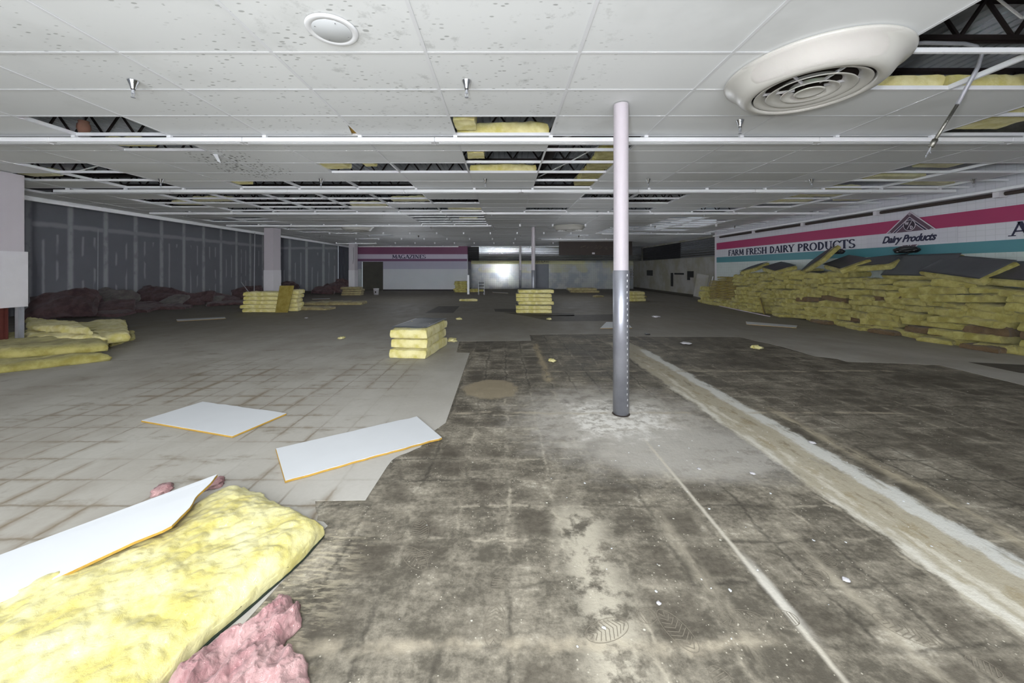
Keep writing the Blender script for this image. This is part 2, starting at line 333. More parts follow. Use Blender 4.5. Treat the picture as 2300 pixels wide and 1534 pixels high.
def mat_gypsum(axis):
    g = G('taped gypsum board '+axis, .9, 0, .2); x, y, z = g.xyz(); h = y if axis == 'y' else x
    wob = g.ma('ADD', h, g.ma('MULTIPLY', g.ma('SUBTRACT', g.noise(3, 3), .5), .05))
    base = g.mix(g.noise(1, 4), s2l((112, 112, 119)), s2l((126, 127, 134)))
    dab = g.noise(2.6, 3, g.scale(1, 1, .8))
    f = g.mul(g.grid(wob, 1.22, .35, .17, .05), g.mr(dab, .3, .5, .35, .8))
    s1 = g.mul(g.grid(wob, .4067, .35, .07, .03), g.mr(g.noise(1.5, 1, g.scale(1, 1, .6)), .47, .53), g.mr(z, 2.75, 2.8, 1, 0), .6)
    s2 = g.mul(g.band(g.ma('ADD', z, g.ma('MULTIPLY', g.noise(2, 2), .1)), 3.15, .16, .05), .5)
    f = g.ma('MAXIMUM', f, g.ma('MAXIMUM', s1, s2)); g.color(g.mix(f, base, s2l((172, 174, 178)))); return g.m
def mat_mag():
    g = G('painted magazine wall', .6, 0, .3); x, y, z = g.xyz(); nz = g.noise(1.2, 3)
    c = g.mix(g.mr(z, 1.58, 1.59), s2l((186, 190, 194)), s2l((160, 158, 176)))
    c = g.mix(g.mr(z, 2.15, 2.16), c, s2l((104, 66, 98))); c = g.mix(g.mr(z, 2.32, 2.325), c, s2l((184, 178, 194)))
    c = g.mix(g.mr(z, 2.66, 2.665), c, s2l((112, 62, 92))); c = g.mix(g.mr(z, .11, .12, 1, 0), c, s2l((34, 32, 32)))
    g.color(g.mix(g.mul(nz, .12), c, s2l((120, 118, 120)))); return g.m
def mat_glaze():
    g = G('glazed white wall tile', .16, 0, .6); x, y, z = g.xyz(); n1 = g.noise(1.2, 3); n2 = g.noise(.6, 3)
    c = g.mix(g.mr(n1, .4, .6), s2l((158, 160, 160)), s2l((136, 140, 146)))
    c = g.mix(g.mul(g.mr(z, 2.0, 2.01), g.mr(x, 6.4, 6.6, 1, 0)), c, s2l((178, 174, 128)))
    c = g.mix(g.mul(g.mr(z, 1.2, 1.4), g.mr(n2, .44, .56), .6), c, s2l((172, 168, 128)))
    gl = g.ma('MAXIMUM', g.grid(x, .15, 0, .012, .005), g.grid(z, .15, 0, .012, .005))
    g.color(g.mix(g.mul(gl, .6), c, s2l((96, 96, 92)))); tx = g.noise(3, 2); g.bump(g.ma('SUBTRACT', g.ma('MULTIPLY', tx, .6), gl), .3, .01)
    g.rough(g.mr(z, 2.0, 2.01, .16, .6)); return g.m
def mat_grimewall():
    g = G('grubby pale service wall', .6, 0, .3); x, y, z = g.xyz(); c = g.mix(g.mr(g.noise(1.1, 5), .35, .65), s2l((150, 148, 146)), s2l((132, 130, 116)))
    c = g.mix(g.mr(z, .16, .18, 1, 0), c, s2l((60, 57, 50))); g.color(c); return g.m

M = {
 'mastic': mat_mastic(), 'vinyl': mat_vinyl(), 'tile': mat_tile(),
 'yellow': mat_fibre('yellow glass wool', (214, 203, 122), (240, 232, 178), (190, 170, 70)),
 'yellow_big': mat_fibre('fluffy yellow glass wool', (192, 181, 104), (216, 210, 158), (202, 189, 106), bs=.4, sc=1.1),
 'olive': mat_fibre('dusty yellow glass wool', (150, 141, 74), (184, 176, 112), (104, 92, 44)),
 'dusty': mat_fibre('old buff glass wool', (140, 128, 92), (166, 156, 116), (100, 84, 58)),
 'cream_wool': mat_fibre('cream glass wool', (190, 184, 140), (214, 210, 172), (150, 138, 96)), 'grey_slab': mat_fibre('grey brown slab', (98, 92, 90), (118, 112, 108), (70, 62, 60)),
 'amber': mat_fibre('amber wool edge', (136, 120, 54), (158, 142, 76), (106, 90, 36)),
 'pink': mat_fibre('pink glass wool', (150, 108, 110), (184, 150, 148), (120, 82, 84), bs=.6, sc=1.4),
 'brown': mat_fibre('dirty rose brown wool', (72, 54, 56), (98, 78, 78), (46, 36, 36)),
 'rust': mat_fibre('reddish brown wool', (98, 80, 58), (116, 98, 72), (76, 60, 42)),
 'facing': simple('grey black vapour facing', (70, 72, 74), .45, 0, .12, 3, .3),
 'facing2': simple('worn grey vapour facing', (84, 87, 90), .5, 0, .15, 3, .3),
 'tee': simple('white painted grid tee', (226, 227, 230), .4, 0, .03),
 'rail': simple('white enamel strip channel', (232, 233, 236), .3, 0, .02, 3, 0, .5),
 'white': simple('white paint', (206, 204, 208), .5, 0, .03), 'lilac': simple('pale lilac paint', (186, 180, 186), .45, 0, .02, 2),
 'board': simple('white tile face', (208, 211, 214), .6, 0, .02, 4), 'amberedge': simple('amber fibre board edge', (176, 140, 60), .9, 0, .15, 20),
 'diff': simple('off white enamel diffuser', (198, 196, 190), .28, 0, .02, 2, 0, .5),
 'chrome': simple('chromed brass', (190, 190, 192), .18, 1, .05), 'steel': simple('galvanised steel', (168, 170, 176), .5, .35, .15, 5, .1),
 'sleeve': simple('dull zinc column sleeve', (150, 152, 160), .36, .6, .22, 4, .15), 'weld': simple('bead of shiny solder', (220, 222, 225), .3, .6),
 'deck': simple('galvanised roof deck', (226, 230, 234), .5, 0, .08, 2), 'joist': simple('red brown primer joist', (42, 33, 32), .7, 0, .15, 5),
 'black': simple('black rubber', (22, 22, 23), .6), 'dark': simple('dark brown board', (52, 44, 40), .7, 0, .1, 5),
 'ink': simple('navy letter paint', (38, 40, 66), .6, 0, .02), 'logo': simple('muted plum logo paint', (92, 72, 86), .6, 0, .02), 'cream': simple('logo outline paint', (206, 198, 208), .6, 0, .02),
 'wallr': mat_wall_right(), 'gypy': mat_gypsum('y'), 'gypx': mat_gypsum('x'), 'mag': mat_mag(), 'glaze': mat_glaze(), 'grime': mat_grimewall(),
 'corr': simple('ribbed bright metal', (190, 192, 196), .27, 1, .06, 2), 'corrd': simple('ribbed black metal', (40, 40, 42), .5, .3, .05, 2),
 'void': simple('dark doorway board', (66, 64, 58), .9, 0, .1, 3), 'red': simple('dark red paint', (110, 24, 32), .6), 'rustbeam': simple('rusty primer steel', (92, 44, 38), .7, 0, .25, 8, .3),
 'foil': simple('crinkled foil', (160, 158, 150), .3, .9, .25, 14, .8), 'copper': simple('copper paper', (190, 140, 120), .6, 0, .1),
}
def disp_rib(g): pass

# ---------------------------------------------------------------- setting
o = tag(MB().box(-16.3, 14, -4, 31, -.2, 0).build('floor', M['mastic']), kind='structure')
# vinyl still down, as a thin sheet with the torn outline
def jag(pts, amp, step, seed):
    out = []; 
    for i in range(len(pts)-1):
        a, b = pts[i], pts[i+1]; L = (b-a).length; n = max(1, int(L/step))
        for k in range(n):
            p = a.lerp(b, k/n)
            if 0 < k: p = p+Vector((fn_noise((p.x, p.y, seed), 6), fn_noise((p.y, p.x, seed+5), 6), 0))*amp
            out.append(p)
    return out+[pts[-1]]
clean = [at(*p) for p in ((560, 1400), (585, 1375), (640, 1300), (655, 1282))]
edge = [Vector((-1.1, -3.9, 0)), Vector((-1.18, .9, 0)), at(480, 1480), at(545, 1405)]+clean[2:]
edge += jag([at(*p) for p in ((655, 1282), (690, 1235), (736, 1182), (712, 1170), (708, 1126))], .02, .04, 3)
edge += [at(821, 1124), at(870, 1048)]+jag([at(*p) for p in ((880, 1035), (900, 1022), (945, 1004), (975, 968))], .02, .04, 1)
edge += [at(*p) for p in ((1001, 950), (1055, 793), (1025, 792), (1032, 767), (1193, 765), (1189, 752))]
edge += [at(1400, 750), at(1412, 756), at(1660, 757)]+jag([at(*p) for p in ((1660, 757), (1760, 780), (1830, 800), (1880, 806), (1900, 812), (2110, 820), (2300, 866))], .03, .12, 8)
edge += [Vector((9.75, 4.35, 0)), Vector((10.39, 4.3, 0)), Vector((10.39, 30, 0)), Vector((-16.1, 30, 0)), Vector((-16.1, -3.9, 0))]
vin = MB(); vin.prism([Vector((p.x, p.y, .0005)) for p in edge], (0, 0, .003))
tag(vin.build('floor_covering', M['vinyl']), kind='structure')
# bare patches farther off, thin worn squares of mastic on top of the covering
patch_spots = [((985, 688), (1032, 688), (1018, 703), (955, 703)), ((1110, 694), (1170, 694), (1172, 702), (1112, 700)), ((1130, 702), (1290, 704), (1290, 710), (1180, 710)),
               ((1180, 710), (1380, 706), (1380, 721), (1240, 722)), ((2175, 814), (2420, 826), (2420, 850), (2290, 838))]
mb = MB()
for q in patch_spots: mb.prism([at(*p)+Vector((0, 0, .0036)) for p in q], (0, 0, .0015))
tag(mb.build('floor_bare_patch', simple('black scuffed mastic', (82, 78, 72), .7, 0, .3, 6)), kind='structure')

XL, XR, YB = -16.0, 9.8, 27.0
tag(MB().box(XL-.2, XL, -3, 27.2, 0, 4.6).build('wall_left', M['gypy']), kind='structure')
tag(MB().box(XR, XR+.25, -3, 17.2, 0, 4.6).build('wall_right', M['wallr']), kind='structure')
tag(MB().box(XL, -12.1, YB, YB+.2, 0, 4.6).build('wall_back_gypsum', M['gypx']), kind='structure')
g_ = MB()
for k in range(9): g_.box(-12.1+k*.1, -12.04+k*.1, YB+.28, YB+.34, 0, 4.6)
g_.box(-12.1, -11.1, YB+.34, YB+.5, 0, 4.6)
tag(g_.build('wall_back_recess', simple('dark ribbed steel wall', (74, 76, 84), .6, 0, .05)), kind='structure')
mw = MB()   # the MAGAZINES wall with its doorway
mw.box(-11.15, -10.35, YB, YB+.2, 0, 3.4).box(-10.35, -8.75, YB, YB+.2, 2.12, 3.4).box(-8.75, -2.64, YB, YB+.2, 0, 3.4).box(-2.84, -2.64, YB+.2, 30, 0, 3.4)
tag(mw.build('wall_magazines', M['mag']), kind='structure')
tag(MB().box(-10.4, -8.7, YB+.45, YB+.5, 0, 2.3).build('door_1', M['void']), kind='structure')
tag(MB().box(-2.64, 2.5, 30, 30.2, 0, 3.4).box(2.5, 3.6, 30, 30.2, 2.0, 3.4).box(3.6, 10.4, 30, 30.2, 0, 3.4).build('wall_back', M['glaze']), kind='structure')
tag(MB().box(2.4, 3.7, 30.3, 30.4, 0, 2.2).build('door_2', simple('blue grey door leaf', (92, 96, 106), .4, 0, .06, 2)), kind='structure')
sw = MB().box(10.4, 10.6, 17.2, 30.2, 0, 3.4)
tag(sw.build('wall_deli', M['grime']), kind='structure')
tag(MB().box(9.8, 10.4, 17.2, 17.35, 0, 3.4).build('wall_jog', M['white']), kind='structure')
tag(MB().box(10.33, 10.4, 17.5, 17.95, 0, 3.2).build('trim_3', M['lilac']), kind='structure')
# holes in the deli wall: flat black boxes on its face paint their shade
hb = MB()
for (x0, x1, y0, y1) in ((1453, 1466, 607, 619), (1507, 1512, 613, 643), (1515, 1536, 613, 617), (1544, 1558, 609, 623), (1544, 1550, 623, 629)):
    Ya = F*10.4/(x0-CX); Yb = F*10.4/(x1-CX); Ym = (Ya+Yb)/2
    hb.box(10.385, 10.402, Yb, Ya, HC+(CY-y1)/F*Ym, HC+(CY-y0)/F*Ym)
tag(hb.build('wall_hole_shade', M['black']), kind='structure')
rp = MB().box(10.3, 10.33, 17.52, 17.93, 1.05, 1.45); tag(rp.build('trim_4', M['red']), kind='structure')

# corrugated fascia over the service counter
def corr(x0, x1, y0, y1, z0, z1, mat, name, par):
    n = int((z1-z0)/.028); mb = MB(); d = Vector((x1-x0, y1-y0, 0)).normalized(); nn = Vector((d.y, -d.x, 0))
    pr = []
    for i in range(n+1):
        z = z0+(z1-z0)*i/n; ph = (z-z0)/.115*2*PI; pr.append((max(-.6, min(.6, math.cos(ph)))*.025, z))
    vs = []; 
    for o_, z in pr:
        vs.append(Vector((x0, y0, z))+nn*o_); vs.append(Vector((x1, y1, z))+nn*o_)
    for z in (z1, z0): vs.append(Vector((x0, y0, z))-nn*.06); vs.append(Vector((x1, y1, z))-nn*.06)
    m_ = len(vs)//2; fs = [(2*i, 2*i+1, 2*((i+1) % m_)+1, 2*((i+1) % m_)) for i in range(m_)]
    fs += [tuple(2*i for i in range(m_))[::-1], tuple(2*i+1 for i in range(m_))]
    mb.add(vs, fs); return mb.build(name, mat, par)
fb = tag(empty('ribbed_fascia', (3.6, 27.4, 2.2)), 'ribbed metal fascia band running over the tiled service counter wall', 'fascia')
def local(o, par): o.parent = par; o.matrix_parent_inverse = par.matrix_world.inverted() if False else Matrix.Translation(-par.location); return o
for a in ((-2.63, -1.83, 27.4, 27.4, M['corrd']), (-1.83, 10.1, 27.4, 27.4, M['corr'])): local(corr(a[0], a[1], a[2], a[3], 2.21, 3.2, a[4], 'ribbed_panel', None), fb)
for a in ((10.25, 21.6, 27.4, M['corrd']), (10.25, 17.4, 21.6, M['corr'])): local(corr(10.22, 10.22, a[2], a[1], 2.2, 3.1, a[3], 'ribbed_panel', None), fb)
# dark sign box hanging in front of the fascia
sg = tag(empty('hanging_sign', (5.5, 22.4, 2.4)), 'dark brown board hanging below the ceiling in front of the ribbed fascia', 'sign board')
b_ = MB(); A = onY(1256, 541, 22.4); B = onY(1420, 573, 22.4); b_.box(A.x, B.x, 22.4, 22.52, B.z, A.z); local(b_.build('board', M['dark']), sg)
b_ = MB()
for xx in (1287, 1323): p = onY(xx, 541, 22.46); local(MB().tube([(p.x, 22.46, A.z-.01), (p.x, 22.46, CEIL-.004)], .012, 6).build('hanger', M['black']), sg)
p = onY(1333, 569, 22.39); local(MB().box(p.x-.08, p.x+.08, 22.385, 22.4, p.z-.05, p.z+.05).build('paper_tag', M['white']), sg)
rr = random.Random(3); FL = simple('faded letter paint', (96, 84, 76), .8)
for k in range(16):
    px = 1282+rr.random()*90; q = onY(px, 553+rr.random()*6, 22.4); b_ = MB(); b_.bar((q.x, 22.392, q.z), (q.x+rr.uniform(.04, .2), 22.392, q.z+rr.uniform(-.05, .1)), .03, .012); local(b_.build('faded_letter_stroke', FL), sg)

# ---------------------------------------------------------------- ceiling: suspended tiles on a tee grid, many fallen
GX0, GXP, GY0, GYP = .598, 1.22, 2.965, .61
cols = range(-9, 8); rows = range(-9, 39)
miss = set()
def ms(r, cs):
    for c_ in cs: miss.add((r, c_))
ms(2, [-4, 0, 5]); ms(3, [-4, 1]); ms(4, [0, 1]); ms(5, [0, 1, -1, -2, -6, 6, 7]); ms(6, [1, -6, -7, 6]); ms(7, [1, -2, -3, -4, -6, 6, 7]); ms(1, [5]); ms(-1, [3, 4]); ms(0, [3, 4, 5])
ms(9, [-2, -3, -4, -5, -6, 2, 3, 6]); ms(10, [-1, -2, -3, -4, -5, -6, -7, 3, 6, 7]); ms(11, [-3, -4, -5, -7, 6]); ms(12, [-1, -2, -4, -5, -6, 1, 3, 5]); ms(13, [-6, 5])
ms(8, [-8, -7, 6]); ms(14, [-1, -2]); ms(15, [-1, -2, -7, 5]); ms(16, [-1, -2, -7, -8, 5, 6]); ms(17, [-1, -2, 5, 6]); ms(18, [-7, -8, 5, 6]); ms(19, [5, 6, 4]); ms(20, [-6, -7, 5, 4]); ms(21, [4, 5, 6]); ms(22, [-7, 4]); ms(23, [4, 5, -6]); ms(25, [-5, 3]); ms(28, [2, -6])
ms(2, [-2])      # cracked one, built apart
def cell(r, c_): x1 = GX0+GXP*c_; y0 = GY0+GYP*r; return x1-GXP, x1, y0, y0+GYP
cm = MB(); rg = random.Random(5)
poles = [(1.22, 3.89), (1.17, 14.9), (1.17, 26.9)]
for r in rows:
    for c_ in cols:
        x0, x1, y0, y1 = cell(r, c_)
        if (r, c_) in miss or x1 > 9.79 and x0 > 9.79 or y0 > 29.9: continue
        x1 = min(x1, 9.79) if y1 < 17.2 else x1
        y1 = min(y1, 29.95)
        if y0 > 26.3 and x1 < -2.6: 
            if y0 > 26.9: continue
            y1 = 26.95
        t = rg.random()*.002
        cm.box(x0+.004, x1-.004, y0+.004, y1-.004, CEIL+t, CEIL+.016+t)
ceiling = tag(cm.build('ceiling', M['tile'], fix=False), kind='structure')
gm = MB()
for c_ in range(-10, 8):
    x = GX0+GXP*c_; y1 = 29.9 if x > -2.6 else 26.9
    if x > 9.8: y1 = 29.9
    gm.box(x-.013, x+.013, -2.5 if x < 9.8 else 17.4, y1, CEIL-.0046, CEIL-.001); gm.box(x-.002, x+.002, -2.5 if x < 9.8 else 17.4, y1, CEIL-.001, CEIL+.045)
for r in range(-9, 40):
    y = GY0+GYP*r; xa = -11.1 if y < 26.9 else -2.6
    gm.box(xa, 9.79 if y < 17.2 else 10.35, y-.012, y+.012, CEIL-.004, CEIL-.001); gm.box(xa, 9.79 if y < 17.2 else 10.35, y-.002, y+.002, CEIL-.001, CEIL+.04)
gm.box(9.14, 10.35, 17.25, 29.9, CEIL+.002, CEIL+.016)
gridob = tag(gm.build('ceiling_grid', M['tee'], ceiling, fix=False))
# edge cove along the left run of the ceiling, and the strip along the right wall
tag(MB().box(-11.16, -11.08, -2, 26.95, 3.13, 3.24).build('trim_1', M['rail']), kind='structure')
tag(MB().box(-11.6, -11.3, -2, 26.95, 2.98, 3.34).build('trim_2', M['black']), kind='structure') if False else None

# cracked tile with the amber backing showing (row 2, col -2)
x0, x1, y0, y1 = cell(2, -2)
ct = MB().prism([(x0+.004, y0+.004, CEIL), (x1-.004, y0+.004, CEIL), (x1-.004, y0+.2, CEIL), (x1-.10, y1-.03, CEIL), (x1-.5, y1-.012, CEIL), (x0+.004, y1-.004, CEIL)], (0, 0, .016)).build('ceiling_tile', M['tile'], fix=True)
tag(ct, 'cracked white ceiling tile with an amber wedge at one corner above the nearest strip rail', 'ceiling tile')
am = MB().box(x0+.3, x1+.03, y0+.05, y1, CEIL+.03, CEIL+.045).build('backing', M['amberedge'], ct)

# roof deck and joists over the plenum
dk = MB(); nrib = int(26.6/.15)
for k in range(nrib):
    x = XL+k*.15; dk.add([(x, -3, 4.52), (x+.10, -3, 4.52), (x+.112, -3, 4.555), (x+.138, -3, 4.555), (x+.15, -3, 4.52), (x, 30.2, 4.52), (x+.10, 30.2, 4.52), (x+.112, 30.2, 4.555), (x+.138, 30.2, 4.555), (x+.15, 30.2, 4.52)],
                        [(0, 1, 6, 5), (1, 2, 7, 6), (2, 3, 8, 7), (3, 4, 9, 8)])
dk.box(XL, 10.6, -3, 30.2, 4.62, 4.65)
tag(dk.build('ceiling_deck', M['deck'], fix=False), kind='structure')
jr = None
def joist(y):
    global jr
    if jr is None:
        jr = empty('roof_joist', (0, y, 4.02))
        t = MB().box(XL, 10.5, -.05, .05, .44, .49); t.build('top_chord', M['joist'], jr)
        t = MB().box(XL, 10.5, -.05, -.02, 0, .04).box(XL, 10.5, .02, .05, 0, .04); t.build('bottom_chord', M['joist'], jr)
        t = MB(); x = XL
        while x < 10.2: t.bar((x, 0, .03), (x+.3, 0, .46), .03).bar((x+.3, 0, .46), (x+.6, 0, .03), .03); x += .6
        t.build('web', M['joist'], jr); r = jr
    else:
        r = jr.copy(); COL.objects.link(r); r.location = (0, y, 4.02)
        for ch in list(jr.children): c2 = ch.copy(); COL.objects.link(c2); c2.parent = r
    tag(r, 'dark brown open web roof joist glimpsed above the missing ceiling tiles', 'roof joist', 'open web roof joists above the ceiling')
for k in range(10): joist(2.6+k*1.5)

# ---------------------------------------------------------------- strip light rails
def rail(Y, segs, lab):
    e = tag(empty('strip_light', (0, Y-.08, 3.128)), lab, 'strip light', 'strip lights hung across the ceiling')
    for a, b in segs:
        x = a
        while x < b-.05:
            x2 = min(x+2.44, b); bevel(MB().box(x+.002, x2-.002, 0, .14, 0, .056).build('channel', M['rail'], e), .006, 1)
            lip = MB().box(x+.05, x2-.05, .045, .095, -.006, .0); lip.build('lamp_groove', M['tee'], e)
            x = x2
        c_ = math.ceil((a-GX0)/GXP)
        while GX0+GXP*c_ < b-.02:
            xx = GX0+GXP*c_; MB().box(xx-.025, xx+.025, .04, .08, .056, .097).build('clip', M['rail'], e); c_ += 1
ords = ['nearest', 'second', 'third', 'fourth', 'fifth', 'sixth', 'seventh', 'farthest']
rails = [(4.80, [(-8.2, 7.6)]), (7.85, [(-9.4, 9.43)]), (10.9, [(-10.3, 9.43)]), (13.95, [(-10.34, -.46)]), (17.0, [(4.45, 9.4)]), (20.05, [(2.0, 6.0)]), (23.1, [(-10.4, -7.9)]), (26.15, [(-10.2, -3.2)])]
wh = ['nearest white strip light rail, running the full width of the picture', 'second white strip light rail from the camera, hung just past the first gap rows', 'third white strip light rail, stretching between both side walls',
      'fourth white strip light rail, ending left of the small round pole', 'short white strip light rail on the right, behind the big steel pole', 'short white strip light rail above the dark hanging board',
      'very short distant white strip light rail by the far square pillar', 'farthest white strip light rail, in front of the MAGAZINES wall']
for (Y, sgm), l_ in zip(rails, wh): rail(Y, sgm, l_)
hc = None
for Y, x0, x1 in ((13.95, .5, 9), (17.0, -8, 4), (20.05, -8, 1.5), (23.1, -7, 8)):
    c_ = math.ceil((x0-GX0)/GXP)
    while GX0+GXP*c_ < x1:
        if hc is None: hc = MB().box(-.03, .03, -.02, .02, -.095, -.004).box(-.045, .045, -.03, .03, -.012, -.004).build('hanger_clip', M['rail']); h = hc
        else: h = hc.copy(); COL.objects.link(h)
        h.location = (GX0+GXP*c_, Y-.02, CEIL); tag(h, 'small white clip left hanging from the bare ceiling grid where a strip light is gone', 'clip', 'bare hanger clips in the ceiling grid'); c_ += 1

# wall strip along the top of the dairy wall
ws = tag(empty('wall_strip_light', (9.6, 10, 3.0)), 'long white and brown strip light trough along the top of the dairy wall', 'strip light')
local(bevel(MB().box(9.56, 9.74, 4.5, 17.1, 3.03, 3.09).build('trough', M['rail']), .01, 1), ws)
yy = 5.0
while yy < 16.5:
    local(MB().tube([(9.68, yy, 2.98), (9.68, yy+2.2, 2.98)], .038, 8).build('tube_housing', M['dark']), ws)
    local(MB().box(9.62, 9.79, yy-.13, yy-.03, 2.92, 3.03).build('bracket', M['white']), ws); yy += 2.38

# ---------------------------------------------------------------- round steel poles
def pole(x, y, lab, weld=False):
    e = tag(empty('round_column', (x, y, .004)), lab, 'column')
    MB().lathe([(.0, .02), (.082, .02), (.082, 1.49), (.076, 1.495)], 40).lathe([(.0, 0), (.072, 0), (.072, .02)], 40).build('zinc_sleeve', M['sleeve'], e, True)
    MB().lathe([(.076, 1.49), (.076, CEIL-.01)], 40).build('painted_shaft', M['lilac'], e, True)
    if weld:
        m_ = MB(); q = random.Random(2)
        for k in range(24): a = -1.05+q.uniform(-.04, .04); z = .1+k*.058; m_.tube([(.083*math.cos(a), .083*math.sin(a), z), (.085*math.cos(a), .085*math.sin(a), z+.022)], .004, 5)
        m_.build('solder_bead', M['weld'], e)
        MB().lathe([(.088, 0), (.09, .004), (.08, .01)], 24, (0, 0, -.002)).build('base_ring', M['dark'], e)
pole(1.22, 3.89, 'large round steel pole in the foreground, pinkish paint above a dull zinc sleeve', True)
pole(1.17, 14.9, 'round pole standing just behind the neat yellow batt stack')
pole(1.16, 26.6, 'most distant thin round pole in front of the bright ribbed fascia')

# ---------------------------------------------------------------- square pillars on the left
def pillar(x0, x1, y0, y1, lab, ground=0.0):
    e = tag(empty('square_pillar', ((x0+x1)/2, (y0+y1)/2, ground+.004)), lab, 'pillar'); hx = (x1-x0)/2; hy = (y1-y0)/2
    return e, hx, hy
e, hx, hy = pillar(-9.6, -9.2, 14.9, 15.4, 'square white pillar rising behind the leftmost tall stack of yellow batts')
MB().box(-hx, hx, -hy, hy, 0, 1.5).build('lower_casing', M['white'], e); MB().box(-hx+.01, hx-.01, -hy+.01, hy-.01, 1.5, CEIL-.02).build('upper_casing', M['lilac'], e)
e, hx, hy = pillar(-9.62, -9.24, 23.1, 23.6, 'farther square white pillar with a low stack of buff batts at its foot')
MB().box(-hx, hx, -hy, hy, 0, 1.5).build('lower_casing', M['white'], e); MB().box(-hx+.01, hx-.01, -hy+.01, hy-.01, 1.5, CEIL-.02).build('upper_casing', M['lilac'], e)
MB().tube([(-.0+hx*.6, -hy-.01, 2.9), (hx*.72, -hy-.03, 2.2), (hx*.4, -hy-.02, 1.9)], .008, 5).build('wire', M['black'], e)
e, hx, hy = pillar(-9.27, -8.69, 5.9, 6.76, 'broad boxed pillar at the left picture edge, its cladding cut off above a rusty beam')
MB().box(-hx-.0, hx, -hy, hy, 1.83, CEIL-.02).build('upper_casing', M['lilac'], e)
MB().box(-hx-.03, hx+.03, -hy-.03, hy+.03, .84, 1.83).build('lower_casing', M['white'], e)
ib = MB().box(-.2, .16, -hy+.12, -hy+.14, .0, .85).box(-.2, .16, hy-.14, hy-.12, .0, .85).box(-.03, -.01, -hy+.14, hy-.14, .0, .85).box(.1, .12, -.2, .28, .0, .85)
ib.build('steel_beam', M['rustbeam'], e)
st = MB().box(hx-.06, hx-.055, hy-.09, hy, .06, .84).box(hx-.06, hx, hy-.005, hy, .06, .84).box(hx-.06, hx, hy-.09, hy-.085, .06, .84).build('metal_stud', M['steel'], e)

# ---------------------------------------------------------------- round ceiling diffusers
def diffuser(x, y, lab, tilt=0):
    e = tag(empty('ceiling_diffuser', (x, y, CEIL-.005)), lab, 'air diffuser')
    if tilt: e.rotation_euler = (tilt, 0, 0)
    pr = [(.60, .0), (.632, -.004), (.640, -.015), (.635, -.03), (.61, -.045), (.575, -.075), (.545, -.115), (.52, -.15), (.49, -.175), (.455, -.186), (.43, -.184), (.418, -.172), (.415, -.14), (.44, -.10)]
    MB().lathe(pr, 96).build('outer_ring', M['diff'], e, True)
    MB().lathe([(.44, -.10), (.30, -.04), (0, -.03)], 48).build('throat', M['dark'], e, True)
    for i, (ro, ri, z) in enumerate(((.405, .315, -.172), (.315, .215, -.176), (.205, .13, -.182))):
        MB().lathe([(ri, z+.055), (ri+.02, z+.035), ((ri+ro)/2, z+.014), (ro-.008, z-.002), (ro, z), (ro-.004, z+.006), ((ri+ro)/2, z+.02), (ri+.01, z+.06)], 80).build('cone_ring', M['diff'], e, True)
    MB().lathe([(.108, -.178), (.104, -.186), (.09, -.182), (.05, -.172), (0, -.168)], 48).build('centre_cap', M['diff'], e, True)
    m_ = MB()
    for a in (.5, 1.6, 2.6, 3.7, 4.8, 5.8): m_.bar((.1*math.cos(a), .1*math.sin(a), -.14), (.42*math.cos(a), .42*math.sin(a), -.12), .012, .02)
    m_.build('spider', M['white'], e)
diffuser(2.65, 3.24, 'large round white air diffuser bulging from the ceiling at upper right')
diffuser(-5.75, 14.6, 'distant round air diffuser on the left, above the MAGAZINES side')
diffuser(2.55, 14.6, 'distant round air diffuser right of the middle round pole')
# round flush cover
e = tag(empty('ceiling_cover', (-1.235, 2.68, CEIL-.004)), 'shallow round white cover plate set in a spotted ceiling tile', 'cover plate')
MB().lathe([(.178, 0), (.176, -.008), (.168, -.012), (.142, -.012), (.136, -.007), (.13, -.007)], 64).build('rim', M['rail'], e, True)
MB().lathe([(.134, -.008), (.128, -.013), (0, -.013)], 64).build('plate', M['board'], e, True)
m_ = MB()
for k in range(4): a = .6+k*PI/2; m_.lathe([(0, -.018), (.004, -.017), (.005, -.012)], 8, (.112*math.cos(a), .112*math.sin(a), 0))
m_.build('screw', M['chrome'], e)

# ---------------------------------------------------------------- sprinklers
spr = None; GS = 'chrome sprinkler heads hanging from the ceiling'
def sprinkler(x, y, lab):
    global spr
    if spr is None:
        spr = empty('sprinkler', (x, y, CEIL-.004)); r = spr
        MB().lathe([(.043, 0), (.042, -.004), (.034, -.022), (.026, -.045), (.018, -.072), (.014, -.082), (.012, -.06)], 24).build('escutcheon_cup', M['chrome'], r, True)
        m_ = MB().lathe([(.011, -.05), (.011, -.10), (.014, -.10), (.014, -.112), (.006, -.114), (.006, -.118)], 12)
        m_.bar((-.012, 0, -.11), (-.013, 0, -.13), .004).bar((.012, 0, -.11), (.013, 0, -.13), .004).bar((-.013, 0, -.13), (0, 0, -.147), .004).bar((.013, 0, -.13), (0, 0, -.147), .004)
        m_.build('nozzle', M['steel'], r)
        MB().lathe([(0, -.146), (.017, -.148), (.018, -.151), (0, -.153)], 12).build('deflector', M['steel'], r)
    else:
        r = spr.copy(); COL.objects.link(r); r.location = (x, y, CEIL-.004)
        for ch in list(spr.children): c2 = ch.copy(); COL.objects.link(c2); c2.parent = r
    tag(r, lab, 'sprinkler', GS)
for px, lab in ((299, 'near chrome sprinkler head at left, under a spotted tile'), (1048, 'near chrome sprinkler head at centre, above the rectangular hole showing yellow wool')):
    p = at(px, 181, CEIL); sprinkler(p.x, p.y, lab)
p = at(1662, 270, CEIL); sprinkler(p.x, p.y, 'near chrome sprinkler head directly below the big diffuser')
